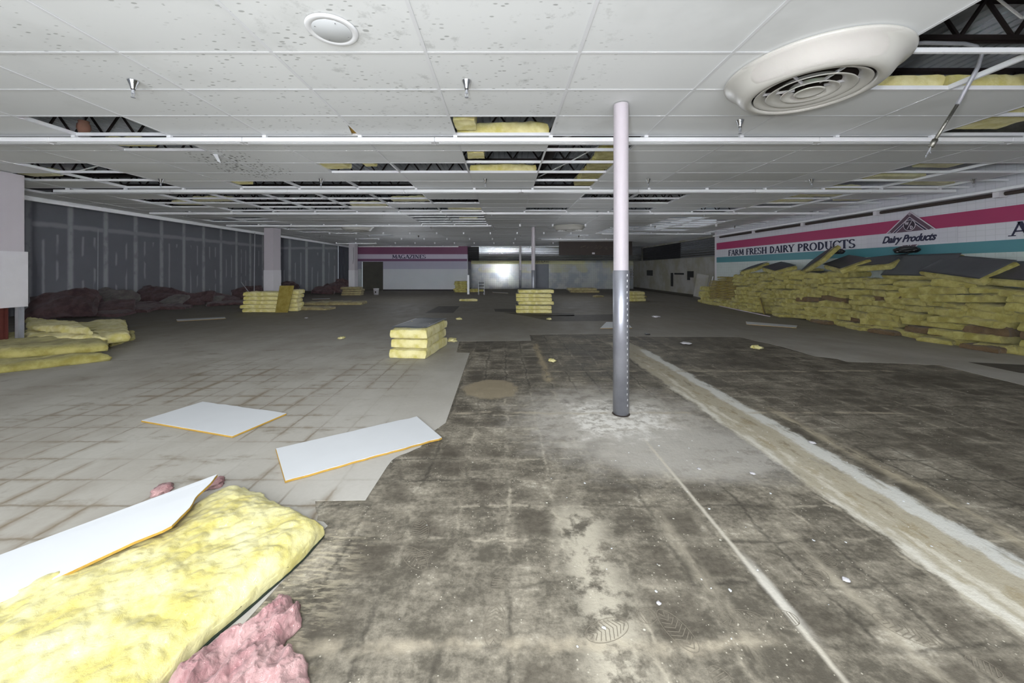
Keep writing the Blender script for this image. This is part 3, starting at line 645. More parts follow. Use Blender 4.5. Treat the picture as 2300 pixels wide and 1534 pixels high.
for px, lab in ((361, 'second row sprinkler head nearest the boxed pillar'), (721, 'second row sprinkler head above the dark row of missing tiles'), (1090, 'second row sprinkler head under the sagging centre tile'), (1456, 'second row sprinkler head just right of the big round pole'),
                (1823, 'second row sprinkler head between the pole and dairy wall'), (2187, 'second row sprinkler head nearest the dairy wall')):
    p = at(px, 402, CEIL); sprinkler(p.x, p.y, lab)
for px in (413, 620, 860, 1104, 1343, 1586, 1829): p = at(px, 473, CEIL); sprinkler(p.x, p.y+.1, 'small chrome sprinkler head in the third row, by the third strip rail')
for px in (650, 825, 968, 1109, 1290, 1471, 1650): p = at(px, 507, CEIL); sprinkler(p.x, p.y, 'tiny distant sprinkler head in the fourth row, past the fourth strip rail')
for px in (720, 828, 940, 1170, 1300): p = at(px, 529, CEIL); sprinkler(p.x, p.y, 'very small sprinkler head in the farthest visible row')

# ---------------------------------------------------------------- insulation batts
def batt_mesh(L, W_, T, seed, mat, amp=.022, n=(16, 12, 4), freq=6, sag=0):
    vs, fs = pad([(-L/2, W_/2, .1), (-L/2, -W_/2, .1)], [(L/2, W_/2, .1), (L/2, -W_/2, .1)], T, n[0], n[1], n[2], amp, freq, seed, .04, .008, flat=.82)
    vs = [Vector((v.x, v.y, v.z-.1-sag*((v.x/L*2)**2))) for v in vs]
    me = bpy.data.meshes.new('batt'); me.from_pydata([tuple(v) for v in vs], [], fs); me.materials.append(mat)
    for p in me.polygons: p.use_smooth = True
    me.update(); me.set_sharp_from_angle(angle=.75)
    return me
def facing_mesh(L, W_, T, seed, mat, sag=0):
    nx, ny = 14, 10; vs = []; fs = []
    for lay in (0, 1):
        for i in range(nx+1):
            for j in range(ny+1):
                x = (i/nx-.5)*L*1.01; y = (j/ny-.5)*W_*1.01
                vs.append((x, y, T+.024-lay*.004+.008*fn_noise((x*3, y*3, seed), 1.5)-sag*((x/L*2)**2)))
    m = (nx+1)*(ny+1); g2 = lambda i, j, l: l*m+i*(ny+1)+j
    for i in range(nx):
        for j in range(ny): fs.append((g2(i,j,0), g2(i+1,j,0), g2(i+1,j+1,0), g2(i,j+1,0))); fs.append((g2(i,j,1), g2(i,j+1,1), g2(i+1,j+1,1), g2(i+1,j,1)))
    for i in range(nx):
        for j, q in ((0, 0), (ny, 1)): fs.append((g2(i,j,0), g2(i,j,1), g2(i+1,j,1), g2(i+1,j,0)))
    for j in range(ny):
        for i in (0, nx): fs.append((g2(i,j,0), g2(i,j+1,0), g2(i,j+1,1), g2(i,j,1)))
    me = bpy.data.meshes.new('facing'); me.from_pydata(vs, [], fs); me.materials.append(mat)
    for p in me.polygons: p.use_smooth = True
    return me
VAR = {}
for key, mat in (('olive', M['olive']), ('rust', M['rust']), ('yellow', M['yellow']), ('dusty', M['dusty']), ('brown', M['brown'])):
    VAR[key] = [batt_mesh(.64, .62, .155, 10+i, mat, .036 if key != 'brown' else .04) for i in range(6 if key == 'olive' else 3)]
AMBER = [batt_mesh(.64, .6, .05, 40+i, M['amber'], .012, (12, 10, 2)) for i in range(2)]
FMESH = facing_mesh(.62, .6, .15, 3, M['facing'])
ordl = ['lowest', 'second', 'third', 'fourth', 'fifth', 'sixth', 'seventh', 'eighth', 'ninth', 'tenth', 'eleventh', 'twelfth']
# the long heap against the dairy wall
hp = random.Random(11); ncol = 17; y0c = 6.0
where = ['at the right picture edge', 'just in from the right picture edge', 'below the start of the next sign word', 'below the blank white wall panel', 'below the end of the script words Dairy Products', 'below the diamond emblem', 'below the start of the script word Dairy',
         'below the gap between the two signs', 'below the last letters of PRODUCTS', 'below the middle of PRODUCTS', 'below the first letters of PRODUCTS', 'below the end of DAIRY', 'below the start of DAIRY', 'below the end of FRESH', 'below the start of FRESH', 'below the word FARM', 'at the far corner of the dairy wall']
tops = {}
for c_ in range(ncol):
    yc = y0c+c_*.66+.3; nl = [8, 8, 9, 9, 9, 9, 10, 10, 10, 10, 10, 10, 9, 9, 9, 8, 5][c_]
    z = .006
    for k in range(nl):
        rustp = (3 < c_ < 8 and k in (4, 5, 6) and hp.random() < .30) or (c_ in (0, 1) and k in (2,)) or (c_ in (3, 4, 5) and k == 1 and hp.random() < .6)
        amber = c_ in (13, 14, 15) and k > 1
        if amber:
            for q in range(2):
                o = link('insulation_sheet', AMBER[q]); o.location = (9.40+hp.uniform(-.05, .03), yc+hp.uniform(-.05, .05), z); o.rotation_euler = (hp.uniform(-.02, .02), hp.uniform(-.03, .03), PI/2+hp.uniform(-.1, .1)); z += .068
                tag(o, f'thin amber sheet {where[c_]}, {("lower","upper")[q]} one of {ordl[k]} pair', 'insulation', 'thin amber sheets stacked by the far end of the dairy wall')
            continue
        me = hp.choice(VAR['rust'] if rustp else VAR['olive'])
        o = link('insulation_batt', me); th = hp.uniform(.78, 1.12)
        o.location = (9.40+hp.uniform(-.16, .0), yc+hp.uniform(-.16, .16), z); o.rotation_euler = (hp.uniform(-.07, .07), hp.uniform(-.09, .09), PI/2+hp.choice((0, PI))+hp.uniform(-.22, .22)); o.scale = (hp.uniform(.85, 1.3), 1, th)
        z += .152*th
        tag(o, f'{"reddish" if rustp else "yellow"} batt {where[c_]}, {ordl[k]} from floor', 'insulation', 'insulation batts heaped along the dairy wall')
        if not rustp and hp.random() < .12: f_ = link('facing', FMESH, None, o)
    tops[c_] = z
# slipped small batts in front of the heap foot
for i, (px, py) in enumerate(((2215, 772), (2270, 790), (1990, 742), (2060, 752), (1870, 728), (1780, 712), (1700, 700))):
    p = at(px, py); rust = i in (3, 4, 1)
    o = link('insulation_batt', VAR['rust' if rust else 'olive'][i % 3]); o.location = (min(p.x-.1, 9.0), p.y+.1, .006); o.rotation_euler = (0, 0, PI/2+hp.uniform(-.4, .4)); o.scale = (.8, .6, .6)
    tag(o, ['dusty yellow', 'reddish brown'][rust]+' loose batt slumped '+['in front of the right edge of the heap', 'at the far right foot of the heap', 'below the diamond emblem', 'right of the emblem at the heap foot', 'below the end of PRODUCTS', 'below DAIRY at the heap foot', 'below FRESH at the heap foot'][i], 'insulation', 'loose batts at the foot of the dairy wall heap')
# broad black faced batts thrown on top
BIG = [batt_mesh(1.22, .6, .13, 60+i, M['olive'], .018, (22, 12, 4)) for i in range(2)]
BIGF = [facing_mesh(1.22, .6, .13, 60+i, M['facing'] if i else M['facing2']) for i in range(2)]
def topslab(Y, z, rot, lab, i=0, X=9.35, sc=1.0):
    o = link('insulation_batt', BIG[i]); o.location = (X, Y, z); o.rotation_euler = rot; o.scale = (sc, 1.05, 1)
    link('facing', BIGF[i], None, o); tag(o, lab, 'insulation', 'black faced batts thrown on top of the dairy wall heap'); return o
topslab(10.95, 1.72, (-.75, .35, 1.35), 'black faced batt tilted steeply up under the letters T and S of PRODUCTS', 1, 9.3)
topslab(10.0, 1.60, (-.42, -.12, 1.2), 'black faced batt lying askew just left of the emblem foot', 1, 9.2, .85)
topslab(9.35, 1.60, (-.40, 0.08, 1.65), 'flat black faced batt between the slanted one and the wide grey one', 1, 9.35, .9)
topslab(8.35, 1.52, (-.85, .0, 1.6), 'wide grey faced batt directly under the diamond emblem tip', 0, 9.38, 1.0)
topslab(7.45, 1.46, (-.58, -.12, 1.4), 'grey faced batt sloping down towards the right, right of the emblem', 0, 9.25, 1.0)
topslab(6.55, 1.36, (-.50, -.05, 1.4), 'dark faced batt on top at the right picture edge', 1, 9.25, 1.0)
topslab(12.6, 1.50, (-.3, -.15, 1.4), 'dark faced batt on the heap below the word PRODUCTS start', 1, 9.3, .7)
topslab(13.9, 1.50, (-.35, .2, 1.7), 'dark faced batt on the heap below the word DAIRY', 1, 9.35, .6)
# crumpled black plastic
def crumple(name, loc, r, mat, seed, lab, cat, sc=(1, 1, .6), amp=.4):
    bm = bmesh.new(); bmesh.ops.create_icosphere(bm, subdivisions=4, radius=r)
    for v in bm.verts:
        n_ = v.co.normalized(); d = noise.ridged_multi_fractal(n_*1.6+Vector((seed, 0, 0)), 1, 2, 3, 1, 2)*.5-.4
        v.co = v.co*(1+amp*d); v.co = Vector((v.co.x*sc[0], v.co.y*sc[1], max(v.co.z*sc[2], -r*.4)))
    me = bpy.data.meshes.new(name); bm.to_mesh(me); bm.free(); o = link(name, me, mat, None, True); o.location = loc; tag(o, lab, cat); return o
PLA = simple('glossy black plastic sheet', (26, 27, 29), .22, 0, .1, 4, .2, .6)
crumple('plastic_bundle', (9.6, 8.9, 1.98), .17, PLA, 3, 'crumpled glossy black plastic lying on the heap under the diamond emblem', 'plastic sheet', (.7, 1.5, .55))
crumple('plastic_bundle', (9.45, 10.6, 2.02), .15, PLA, 8, 'crumpled black plastic on the raised batt under PRODUCTS', 'plastic sheet', (.7, 1.4, .6))
# leaning amber sheet at foot
o = MB().box(-.3, .3, -.01, .01, 0, .55).build('leaning_sheet', M['amber']); p = at(1725, 706); o.location = (8.95, p.y+.1, .01); o.rotation_euler = (-.25, 0, .9); tag(o, 'square amber sheet leaning on the heap foot beside the long white strip', 'sheet')
m_ = MB().bar((8.9, 15.4, .03), (8.55, 12.0, .015), .03, .02); tag(m_.build('thin_batten', M['cream']), 'thin pale batten lying along the far foot of the dairy wall heap', 'batten')

# neat stack under the middle pole
sk = random.Random(4)
def stack(cx, cy, L, W_, T, n, rot, mat, grp, lab, seed, face_top=None, jit=.05, facings=False):
    z = .008; out = []
    for k in range(n):
        me = batt_mesh(L, W_, T, seed+k, mat, .02, (22, 12, 4), 5); o = link('insulation_batt', me)
        o.location = (cx+sk.uniform(-jit, jit), cy+sk.uniform(-jit, jit), z); o.rotation_euler = (0, 0, rot+sk.uniform(-.04, .04))
        tag(o, f'{lab}, {ordl[k] if k < n-1 else "topmost"} of {n}', 'insulation', grp); z += T*1.04
        if facings or (face_top and k == n-1): link('facing', facing_mesh(L, W_, T-.006, seed+k, face_top or M['facing']), None, o)
        out.append(o)
    return out
stack(1.08, 13.35, 1.22, .62, .132, 6, 0, M['yellow'], 'batts of the neat stack before the middle pole', 'bright yellow batt in the neat stack before the middle round pole', 100, M['facing'], facings=True)
# near centre stack
stack(-1.56, 6.95, .62, 1.24, .165, 3, -.13, M['yellow'], 'batts of the centre stack with the grey top', 'pale yellow batt in the low grey topped stack at centre', 120, M['facing2'], .03)
# stack at the left pillar
stack(-8.65, 13.55, 1.3, .62, .14, 5, .02, M['yellow'], 'batts stacked before the left square pillar', 'yellow batt in the wide stack before the white square pillar', 140, None, .07)
stack(-7.9, 13.9, .6, .62, .15, 5, .2, M['yellow'], 'batts in the ragged stack right of the left pillar stack', 'yellow batt in the ragged stack right of the amber sheet', 160, None, .06)
o = MB().prism([(-.30, 0, 0), (.12, 0, 0), (.28, 0, .95), (-.20, 0, .95)], (0, .03, 0)).build('leaning_sheet', M['amber']); o.location = (-7.75, 13.15, .01); o.rotation_euler = (-.12, 0, .1); tag(o, 'tall amber sheet leaning against the yellow stack by the square pillar', 'sheet')
stack(-9.05, 22.4, 1.1, .6, .12, 4, .1, M['dusty'], 'buff batts at the far square pillar', 'buff batt in the low pile at the far square pillar', 180, None, .08)
stack(-2.95, 25.6, .8, .7, .12, 6, 0, M['olive'], 'dusty batts at the corner of the MAGAZINES wall', 'dim olive batt piled at the right end of the MAGAZINES wall', 200, None, .08)
stack(-1.9, 25.9, 1.0, .6, .1, 2, .1, M['olive'], 'dim flat batts beside the step stool', 'dim flat batt beside the small step stool', 210, None, .08)
stack(6.15, 18.2, 1.2, .62, .15, 3, .2, M['yellow'], 'yellow batts half hidden by the big pole', 'yellow batt in the small pile half hidden by the big pole', 220, None, .04)
stack(5.3, 25.2, 1.9, .7, .15, 2, 0, M['dusty'], 'long buff batts lying before the tiled wall', 'long buff batt lying on the floor before the tiled wall', 230, None, .1)
def loose(px, py, L, W_, T, rot, mat, lab, seed, amp=.02, tilt=(0, 0), dz=0, face=None):
    p = at(px, py); o = link('insulation_batt', batt_mesh(L, W_, T, seed, mat, amp, (18, 10, 4), 5)); o.location = (p.x, p.y+W_/2*abs(math.cos(rot)), .008+dz); o.rotation_euler = (tilt[0], tilt[1], rot)
    tag(o, lab, 'insulation')
    if face: link('facing', facing_mesh(L, W_, T, seed, face), None, o)
    return o
loose(1052, 677, .85, .3, .10, 0, M['yellow'], 'small pale yellow scrap of batt on the floor below the white corner post', 301)
loose(1430, 669, 1.1, .35, .12, 0, M['dusty'], 'buff batt strip just right of the big pole near the back', 302)
loose(1345, 668, .5, .3, .1, .3, M['dusty'], 'short buff batt left of the pile hidden by the pole', 303)
loose(745, 686, 2.4, .8, .13, .12, M['dusty'], 'long trampled buff batt on the floor between the two square pillars', 304, .05)
loose(690, 697, 1.6, .6, .1, -.1, M['dusty'], 'ragged buff batt at the foot of the ragged yellow stack', 305, .05)

# batts round the foot of the boxed pillar at the left edge
lf = 'large yellow batts round the boxed pillar'
def polybatt(L, R, T, mat, seed, lab, grp=None, amp=.035, n=(34, 22, 6), z=.0, base=None, freq=4):
    Lp = [at(*p, z+T) for p in L]; Rp = [at(*p, z+T) for p in R]
    for q in Lp+Rp: q.z = z
    vs, fs = pad(Lp, Rp, T, n[0], n[1], n[2], amp, freq, seed, .07, .02, oct=3); me = bpy.data.meshes.new('batt'); me.from_pydata([tuple(v) for v in vs], [], fs)
    cpt = sum((Vector(v) for v in vs), Vector())/len(vs); cpt.z = z; 
    for v in me.vertices: v.co -= cpt
    o = link('insulation_batt', me, mat, None, True); o.location = cpt; tag(o, lab, 'insulation', grp)
    return o
polybatt([(-200, 800), (-200, 840)], [(190, 776), (247, 793)], .13, M['olive'], 401, 'bottom yellow batt sticking out towards the camera, left of the boxed pillar foot', lf)
polybatt([(-200, 755), (-200, 800)], [(225, 738), (240, 770)], .14, M['olive'], 402, 'broad yellow batt lying across the foot of the boxed pillar, second from the floor', lf, z=.14)
polybatt([(150, 722), (175, 760)], [(278, 714), (288, 748)], .16, M['yellow'], 403, 'thick yellow batt end at the right of the boxed pillar pile', lf, z=.12)
polybatt([(60, 738), (62, 752)], [(200, 744), (235, 756)], .08, M['yellow'], 405, 'thin middle batt sandwiched right of the boxed pillar', lf, z=.24)
polybatt([(60, 712), (62, 728)], [(175, 722), (205, 738)], .12, M['yellow'], 404, 'topmost drooping yellow batt right of the boxed pillar', lf, z=.33)
polybatt([(240, 752), (245, 772)], [(300, 742), (302, 756)], .07, M['olive'], 406, 'small crushed scrap at the right tip of the boxed pillar pile', lf)

# brown and rose batts heaped along the left wall
wl = random.Random(21); GB = 'dirty brown batts heaped along the taped left wall'
spots = [(92, 724, 1.8, 1.0, 'rounded brown bundle hard against the boxed pillar'), (150, 712, 1.4, .35, 'flat brown slab right of the first bundle'), (205, 712, 1.7, .5, 'long slanting brown slab behind the yellow pillar batts'), (215, 700, 1.5, .85, 'upright brown slab with a pointed corner'),
         (180, 716, 2.0, .2, 'low dark slab lying on the floor behind the yellow pillar batts'), (250, 706, 2.0, .25, 'low sloping slab at the front of the brown heap'), (285, 700, 1.4, .3, 'small flat slab near the middle of the brown heap'), (330, 690, 2.2, .85, 'tall humped brown bundle at the middle of the left wall'),
         (365, 692, 1.2, .5, 'greyish slab leaning right of the humped bundle'), (310, 700, 2.2, .2, 'long low slab before the humped bundle'), (400, 688, 1.6, .55, 'round dark bundle right of the greyish slab'), (430, 686, 1.4, .6, 'dark bundle farther right along the left wall'),
         (455, 684, 1.0, .35, 'small grey scrap by the dark bundle'), (480, 682, 1.6, .4, 'low brown bundle near the gap in the heap'), (500, 688, 2.0, .1, 'flat black slab on the floor at the far end of the heap'), (545, 672, 1.7, .7, 'dark slab behind the left of the square pillar'),
         (118, 712, 1.5, .75, 'back slab between the pillar and pointed slab'), (350, 698, 1.6, .15, 'thin dark slab lying in front of the leaning grey slab'), (740, 661, 1.5, .75, 'dark bundle between the square pillars'), (760, 656, 1.2, 1.0, 'dark upright slab left of the far square pillar'), (722, 662, 1.6, .5, 'reddish bundle near the far square pillar'), (640, 664, 1.2, .9, 'dark bundle behind the amber sheet')]
for i, (px, py, L, H, lab) in enumerate(spots):
    p = at(px, py); mat = M['brown'] if i not in (3, 8, 12, 1) else M['grey_slab']; hump = H > .7
    T = .34 if hump else (.16 if H > .25 else .12); W_ = min(max(H*1.15, .7), 1.0)
    me = batt_mesh(L*.8, W_, T, 500+i, mat, .10 if hump else .05, (20, 12, 5), 2.4, sag=.16 if hump else .05); o = link('insulation_batt', me)
    tilt = math.asin(min(max((H-T)/W_, .02), .92))*.9
    o.location = (max(p.x-.1, -14.9), p.y+.25+W_/2*math.cos(tilt), .03+W_/2*math.sin(tilt)+.05*hump); o.rotation_euler = (tilt, wl.uniform(-.22, .22)*(H > .3), wl.uniform(.05, .75))
    tag(o, lab, 'insulation', GB)

# ---------------------------------------------------------------- foreground batt
ztop = .08
Lp = [at(*p, ztop) for p in ((548, 1084), (500, 1100), (452, 1126), (395, 1165), (310, 1204), (262, 1210), (172, 1240), (60, 1280), (0, 1302), (-150, 1370), (-420, 1500), (-900, 1700))]
Rp = [at(*p) for p in ((726, 1205), (690, 1248), (655, 1282), (620, 1313), (545, 1380), (470, 1442), (425, 1486), (380, 1534), (330, 1590), (200, 1750))]
for q in Lp+Rp: q.z = .006
def resample(P, n):
    return [plerp(P, i/n) for i in range(n+1)]
# equal arc spacing
def arc(P, n):
    L = [0]; 
    for a, b in zip(P, P[1:]): L.append(L[-1]+(b-a).length)
    out = []
    for k in range(n+1):
        s_ = L[-1]*k/n; i = max(j for j in range(len(P)) if L[j] <= s_+1e-9); i = min(i, len(P)-2); out.append(P[i].lerp(P[i+1], (s_-L[i])/max(L[i+1]-L[i], 1e-9)))
    return out
Lp = arc(Lp, 24); Rp = arc(Rp, 24)
def puff(u, v):
    s_ = 1.0-.6*math.exp(-((u)/.14)**2)*min(1, max(0, (v-.18)/.15)); s_ *= 1-.30*math.exp(-(v/.06)**2)*(1-math.exp(-((u-.62)/.12)**2)*0)
    return s_
vs, fs = pad(Lp, Rp, .115, 190, 210, 12, .010, 6, 3.3, .13, .004, puff, 3, flat=.55)
out = []
far = (Lp[0]+Rp[0])/2
for v in vs:
    v = Vector(v); d = (v-far).length
    # billowy lumps on top
    if v.z > .05:
        h = noise.noise(v*4)*.016+abs(noise.noise(v*8+Vector((3, 1, 0))))*.020+abs(noise.noise(v*17))*.010+noise.noise(v*40)*.002-.004
        v.z += h
    out.append(tuple(v))
me = bpy.data.meshes.new('big_batt'); me.from_pydata(out, [], fs); bigb = link('insulation_batt', me, M['yellow_big'], None, True)
tag(bigb, 'big fluffy pale yellow insulation batt filling the lower left foreground', 'insulation')
fc = MB()
for i in range(24):
    a, b = Rp[i], Rp[i+1]; q = Lp[i]; w_ = (a-q).normalized()
    fc.prism([a+Vector((0, 0, -.001))-w_*.15, b+Vector((0, 0, -.001))-w_*.15, b+w_*.012+Vector((0, 0, -.001)), a+w_*.012+Vector((0, 0, -.001))], (0, 0, .006))
fc.build('vapour_facing', simple('dark green black facing', (30, 44, 40), .4), bigb)
# pink wool
Lq = arc([at(*p, .03) for p in ((628, 1352), (575, 1400), (505, 1432), (455, 1470), (400, 1520), (350, 1590), (300, 1700))], 20)
Rq = arc([at(*p, .03) for p in ((668, 1362), (676, 1395), (640, 1425), (628, 1452), (655, 1470), (684, 1492), (676, 1550), (640, 1700))], 20)
for q in Lq+Rq: q.z = .005
def ridge(u, v):
    p = plerp(Lq, v).lerp(plerp(Rq, v), u); r1 = noise.ridged_multi_fractal(Vector((p.x*10, p.y*4.5, 2)), 1, 2.1, 4, 1, 2)
    return .32+.42*r1
vs, fs = pad(Lq, Rq, .085, 110, 120, 6, .012, 14, 9.1, .05, .015, ridge, 3)
me = bpy.data.meshes.new('pink'); me.from_pydata([tuple(v) for v in vs], [], fs); tag(link('pink_insulation', me, M['pink'], None, True), 'crumpled tuft of pink glass wool beside the big yellow batt', 'insulation')
def tuft(px, py, r, mat, seed, lab, name='pink_insulation', cat='insulation', grp=None):
    p = at(px, py); bm = bmesh.new(); bmesh.ops.create_icosphere(bm, subdivisions=3, radius=r)
    for v in bm.verts:
        d = noise.noise(v.co.normalized()*2+Vector((seed, 0, 0))); v.co = v.co*(1+.6*d); v.co.z = max(v.co.z*(.45 if 'wool' in mat.name else .2)+r*.2, 0)
    me = bpy.data.meshes.new(name); bm.to_mesh(me); bm.free(); o = link(name, me, mat, None, True); o.location = (p.x, p.y, .005); tag(o, lab, cat, grp)
tuft(362, 1106, .06, M['pink'], 3, 'small dull pink tuft poking out behind the leaning white tile')
tuft(480, 1092, .065, M['pink'], 6, 'pink tuft under the raised tip of the tile on the big batt')

# ---------------------------------------------------------------- fallen ceiling tiles
def planeray(px, py, P0, N):
    d = Vector(((px-CX)/F, 1, (CY-py)/F)); o_ = Vector((0, 0, HC)); return o_+d*((P0-o_).dot(N)/d.dot(N))
def board(pix, P0, N, th, lab, jagidx=(), seed=1):
    pts = []
    for i, p in enumerate(pix):
        a = planeray(*p, P0, N); b = planeray(*pix[(i+1) % len(pix)], P0, N)
        if i in jagidx:
            n = 14
            for k in range(n):
                q = a.lerp(b, k/n); 
                if k: q = q+Vector((fn_noise((q.x*9, q.y*9, seed), 1), fn_noise((q.y*9, q.x*9, seed+2), 1), 0))*.014
                pts.append(q)
        else: pts.append(a)
    c0 = sum(pts, Vector())/len(pts); e = tag(empty('fallen_tile', c0-Vector((0, 0, th))), lab, 'ceiling tile', 'fallen ceiling tiles on the floor')
    base = c0-Vector((0, 0, th)); P = [p-base for p in pts]
    MB().prism([p-Vector((0, 0, .003)) for p in P], (0, 0, .003)).build('white_face', M['board'], e)
    gr = [(p-(c0-base)) for p in P]
    MB().prism([Vector((p.x*1.0, p.y, p.z))+g_*.004-Vector((0, 0, th)) for p, g_ in zip(P, gr)], (0, 0, th-.003)).build('fibre_core', M['amberedge'], e)
Z = Vector((0, 0, 1))
board([(318, 944), (455, 902), (643, 928), (522, 979)], Vector((0, 0, .024)), Z, .017, 'white fallen tile seen as a diamond, the farther of the two at middle left', (1,), 2)
board([(620, 1007), (936, 935), (992, 982), (860, 1018), (641, 1079)], Vector((0, 0, .024)), Z, .018, 'long white fallen tile lying across the vinyl edge, amber fibre at its near side', (2, 3, 0), 5)
A_ = at(488, 1065, .205); B_ = at(386, 1180, .185); C_ = at(0, 1246, .075)
N_ = (B_-A_).cross(C_-A_).normalized()
board([(488, 1065), (386, 1179), (365, 1190), (302, 1215), (120, 1300), (-40, 1370), (-160, 1330), (0, 1246)], A_, N_, .016, 'white fallen tile propped on the edge of the big yellow batt', (0,), 4)
board([(1348, 737), (1362, 723), (1408, 724), (1420, 736)], Vector((0, 0, .02)), Z, .012, 'small white tile piece on the floor just left of the big pole')
board([(1675, 722), (1791, 731), (1789, 736), (1677, 728)], Vector((0, 0, .02)), Z, .012, 'long narrow white strip of tile on the floor before the dairy wall heap')
board([(396, 717), (505, 712), (507, 715), (398, 721)], Vector((0, 0, .02)), Z, .012, 'long narrow white strip of tile on the floor at the left')
board([(700, 671), (740, 670), (742, 671.5), (702, 672.5)], Vector((0, 0, .02)), Z, .012, 'thin bright strip on the floor left of the far square pillar')
board([(1105, 655.5), (1140, 657.5), (1142, 659), (1108, 657)], Vector((0, 0, .02)), Z, .012, 'thin pale strip on the floor in front of the tiled wall')

# small scraps
scr = random.Random(9)
for i, (px, py, r, lab) in enumerate(((767, 761, .07, 'yellow wool scrap on the floor left of the centre stack'), (1031, 718, .09, 'yellow wool scrap beyond the centre stack'), (1015, 767, .10, 'flattened cluster of wool crumbs right of the centre stack'), (1233, 718, .08, 'small wool scrap before the neat stack'),
        (1474, 713, .12, 'torn paper scrap on the floor right of the big pole'), (1240, 812, .06, 'yellow scrap on the dark mastic behind the tan stain'), (985, 640, .03, 'tiny scrap before the MAGAZINES wall'), (1540, 773, .09, 'thin white flake on the dark mastic right of the pole'), (1700, 783, .09, 'pale wool scrap on the dark mastic before the heap'),
        (1825, 996, .025, 'white plaster crumb on the pale streak'), (1690, 1065, .018, 'white plaster crumb left of the pale streak'), (1900, 1305, .016, 'white plaster chip low at right'), (1480, 1358, .010, 'round white chip near the bottom of the picture'), (1570, 1055, .013, 'small white chip before the steel pole'), (688, 715, .05, 'white scrap on the floor right of the ragged stack'))):
    if py < 650: continue
    tuft(px, py, r, M['yellow'] if i in (0, 1, 2, 3, 5, 8) else M['white'], i, lab, 'scrap', 'scrap', 'small scraps scattered on the floor')
tuft(1454, 752, .06, PLA, 31, 'small black crumpled lump at the far edge of the dark mastic', 'plastic_lump', 'scrap')
# dust chips on mastic: individual plaster chips
ch = None
chips = random.Random(31)
CH = [];
for k in range(3):
    bm = bmesh.new(); bmesh.ops.create_icosphere(bm, subdivisions=1, radius=.012)
    for v in bm.verts: v.co = v.co*(1+.7*noise.noise(v.co*90+Vector((k*5, 0, 0)))); v.co.z = v.co.z*.3+.002
    me = bpy.data.meshes.new('chip'); bm.to_mesh(me); bm.free(); me.materials.append(M['board']); CH.append(me)
for k in range(70):
    x = chips.uniform(.2, 3.0) if k % 3 else chips.uniform(-.5, 3.6); y = chips.uniform(1.35, 3.6); o = link('plaster_chip', CH[k % 3]); o.location = (x, y, .001); o.rotation_euler = (0, 0, chips.uniform(0, 6)); s_ = chips.choice((.2, .25, .3, .4, .6)); o.scale = (s_, s_*chips.uniform(.6, 1.4), s_)
    tag(o, 'tiny white plaster chip strewn on the dark mastic floor', 'plaster chip', 'plaster chips strewn on the mastic')

# shoe prints in the dust, thin pale tread marks
TR = simple('pale dust in a tread pattern', (122, 115, 102), .85, 0, .1, 30)
def tread(px, py, ang, s_=1.0):
    c0 = at(px, py); m_ = MB()
    for k in range(9):
        t = k/8; y = .05+t*.15; wd = .042*math.sin(PI*(.18+.72*t))
        for sgn in (-1, 1): m_.bar((0, y-.01, .0012), (sgn*wd, y+.012, .0012), (.0028), .0006)
    for k in range(5): y = -.05-k*.014; m_.bar((-.028, y, .0012), (.028, y, .0012), .003, .0006)
    ol = [(.047*math.sin(a), .125+.10*math.cos(a), .0012) for a in [i*2*PI/28 for i in range(29)]]
    for a, b in zip(ol, ol[1:]): m_.bar(a, b, .002, .0006)
    ol = [(.036*math.sin(a), -.075+.045*math.cos(a), .0012) for a in [i*2*PI/20 for i in range(21)]]
    for a, b in zip(ol, ol[1:]): m_.bar(a, b, .002, .0006)
    me = m_.mesh('tread'); o = link('floor_tread_mark', me, TR); o.location = c0; o.rotation_euler = (0, 0, ang); o.scale = (s_, s_, 1); tag(o, kind='structure')
for q in ((1115, 1345, 3.1), (905, 1225, 3.9), (1042, 1140, .15), (1045, 1065, .1), (948, 1225, .3), (1420, 1395, 1.9), (1580, 1480, .4), (1730, 1390, 1.6), (1850, 1275, 2.2), (2140, 1465, .8)): tread(*q)

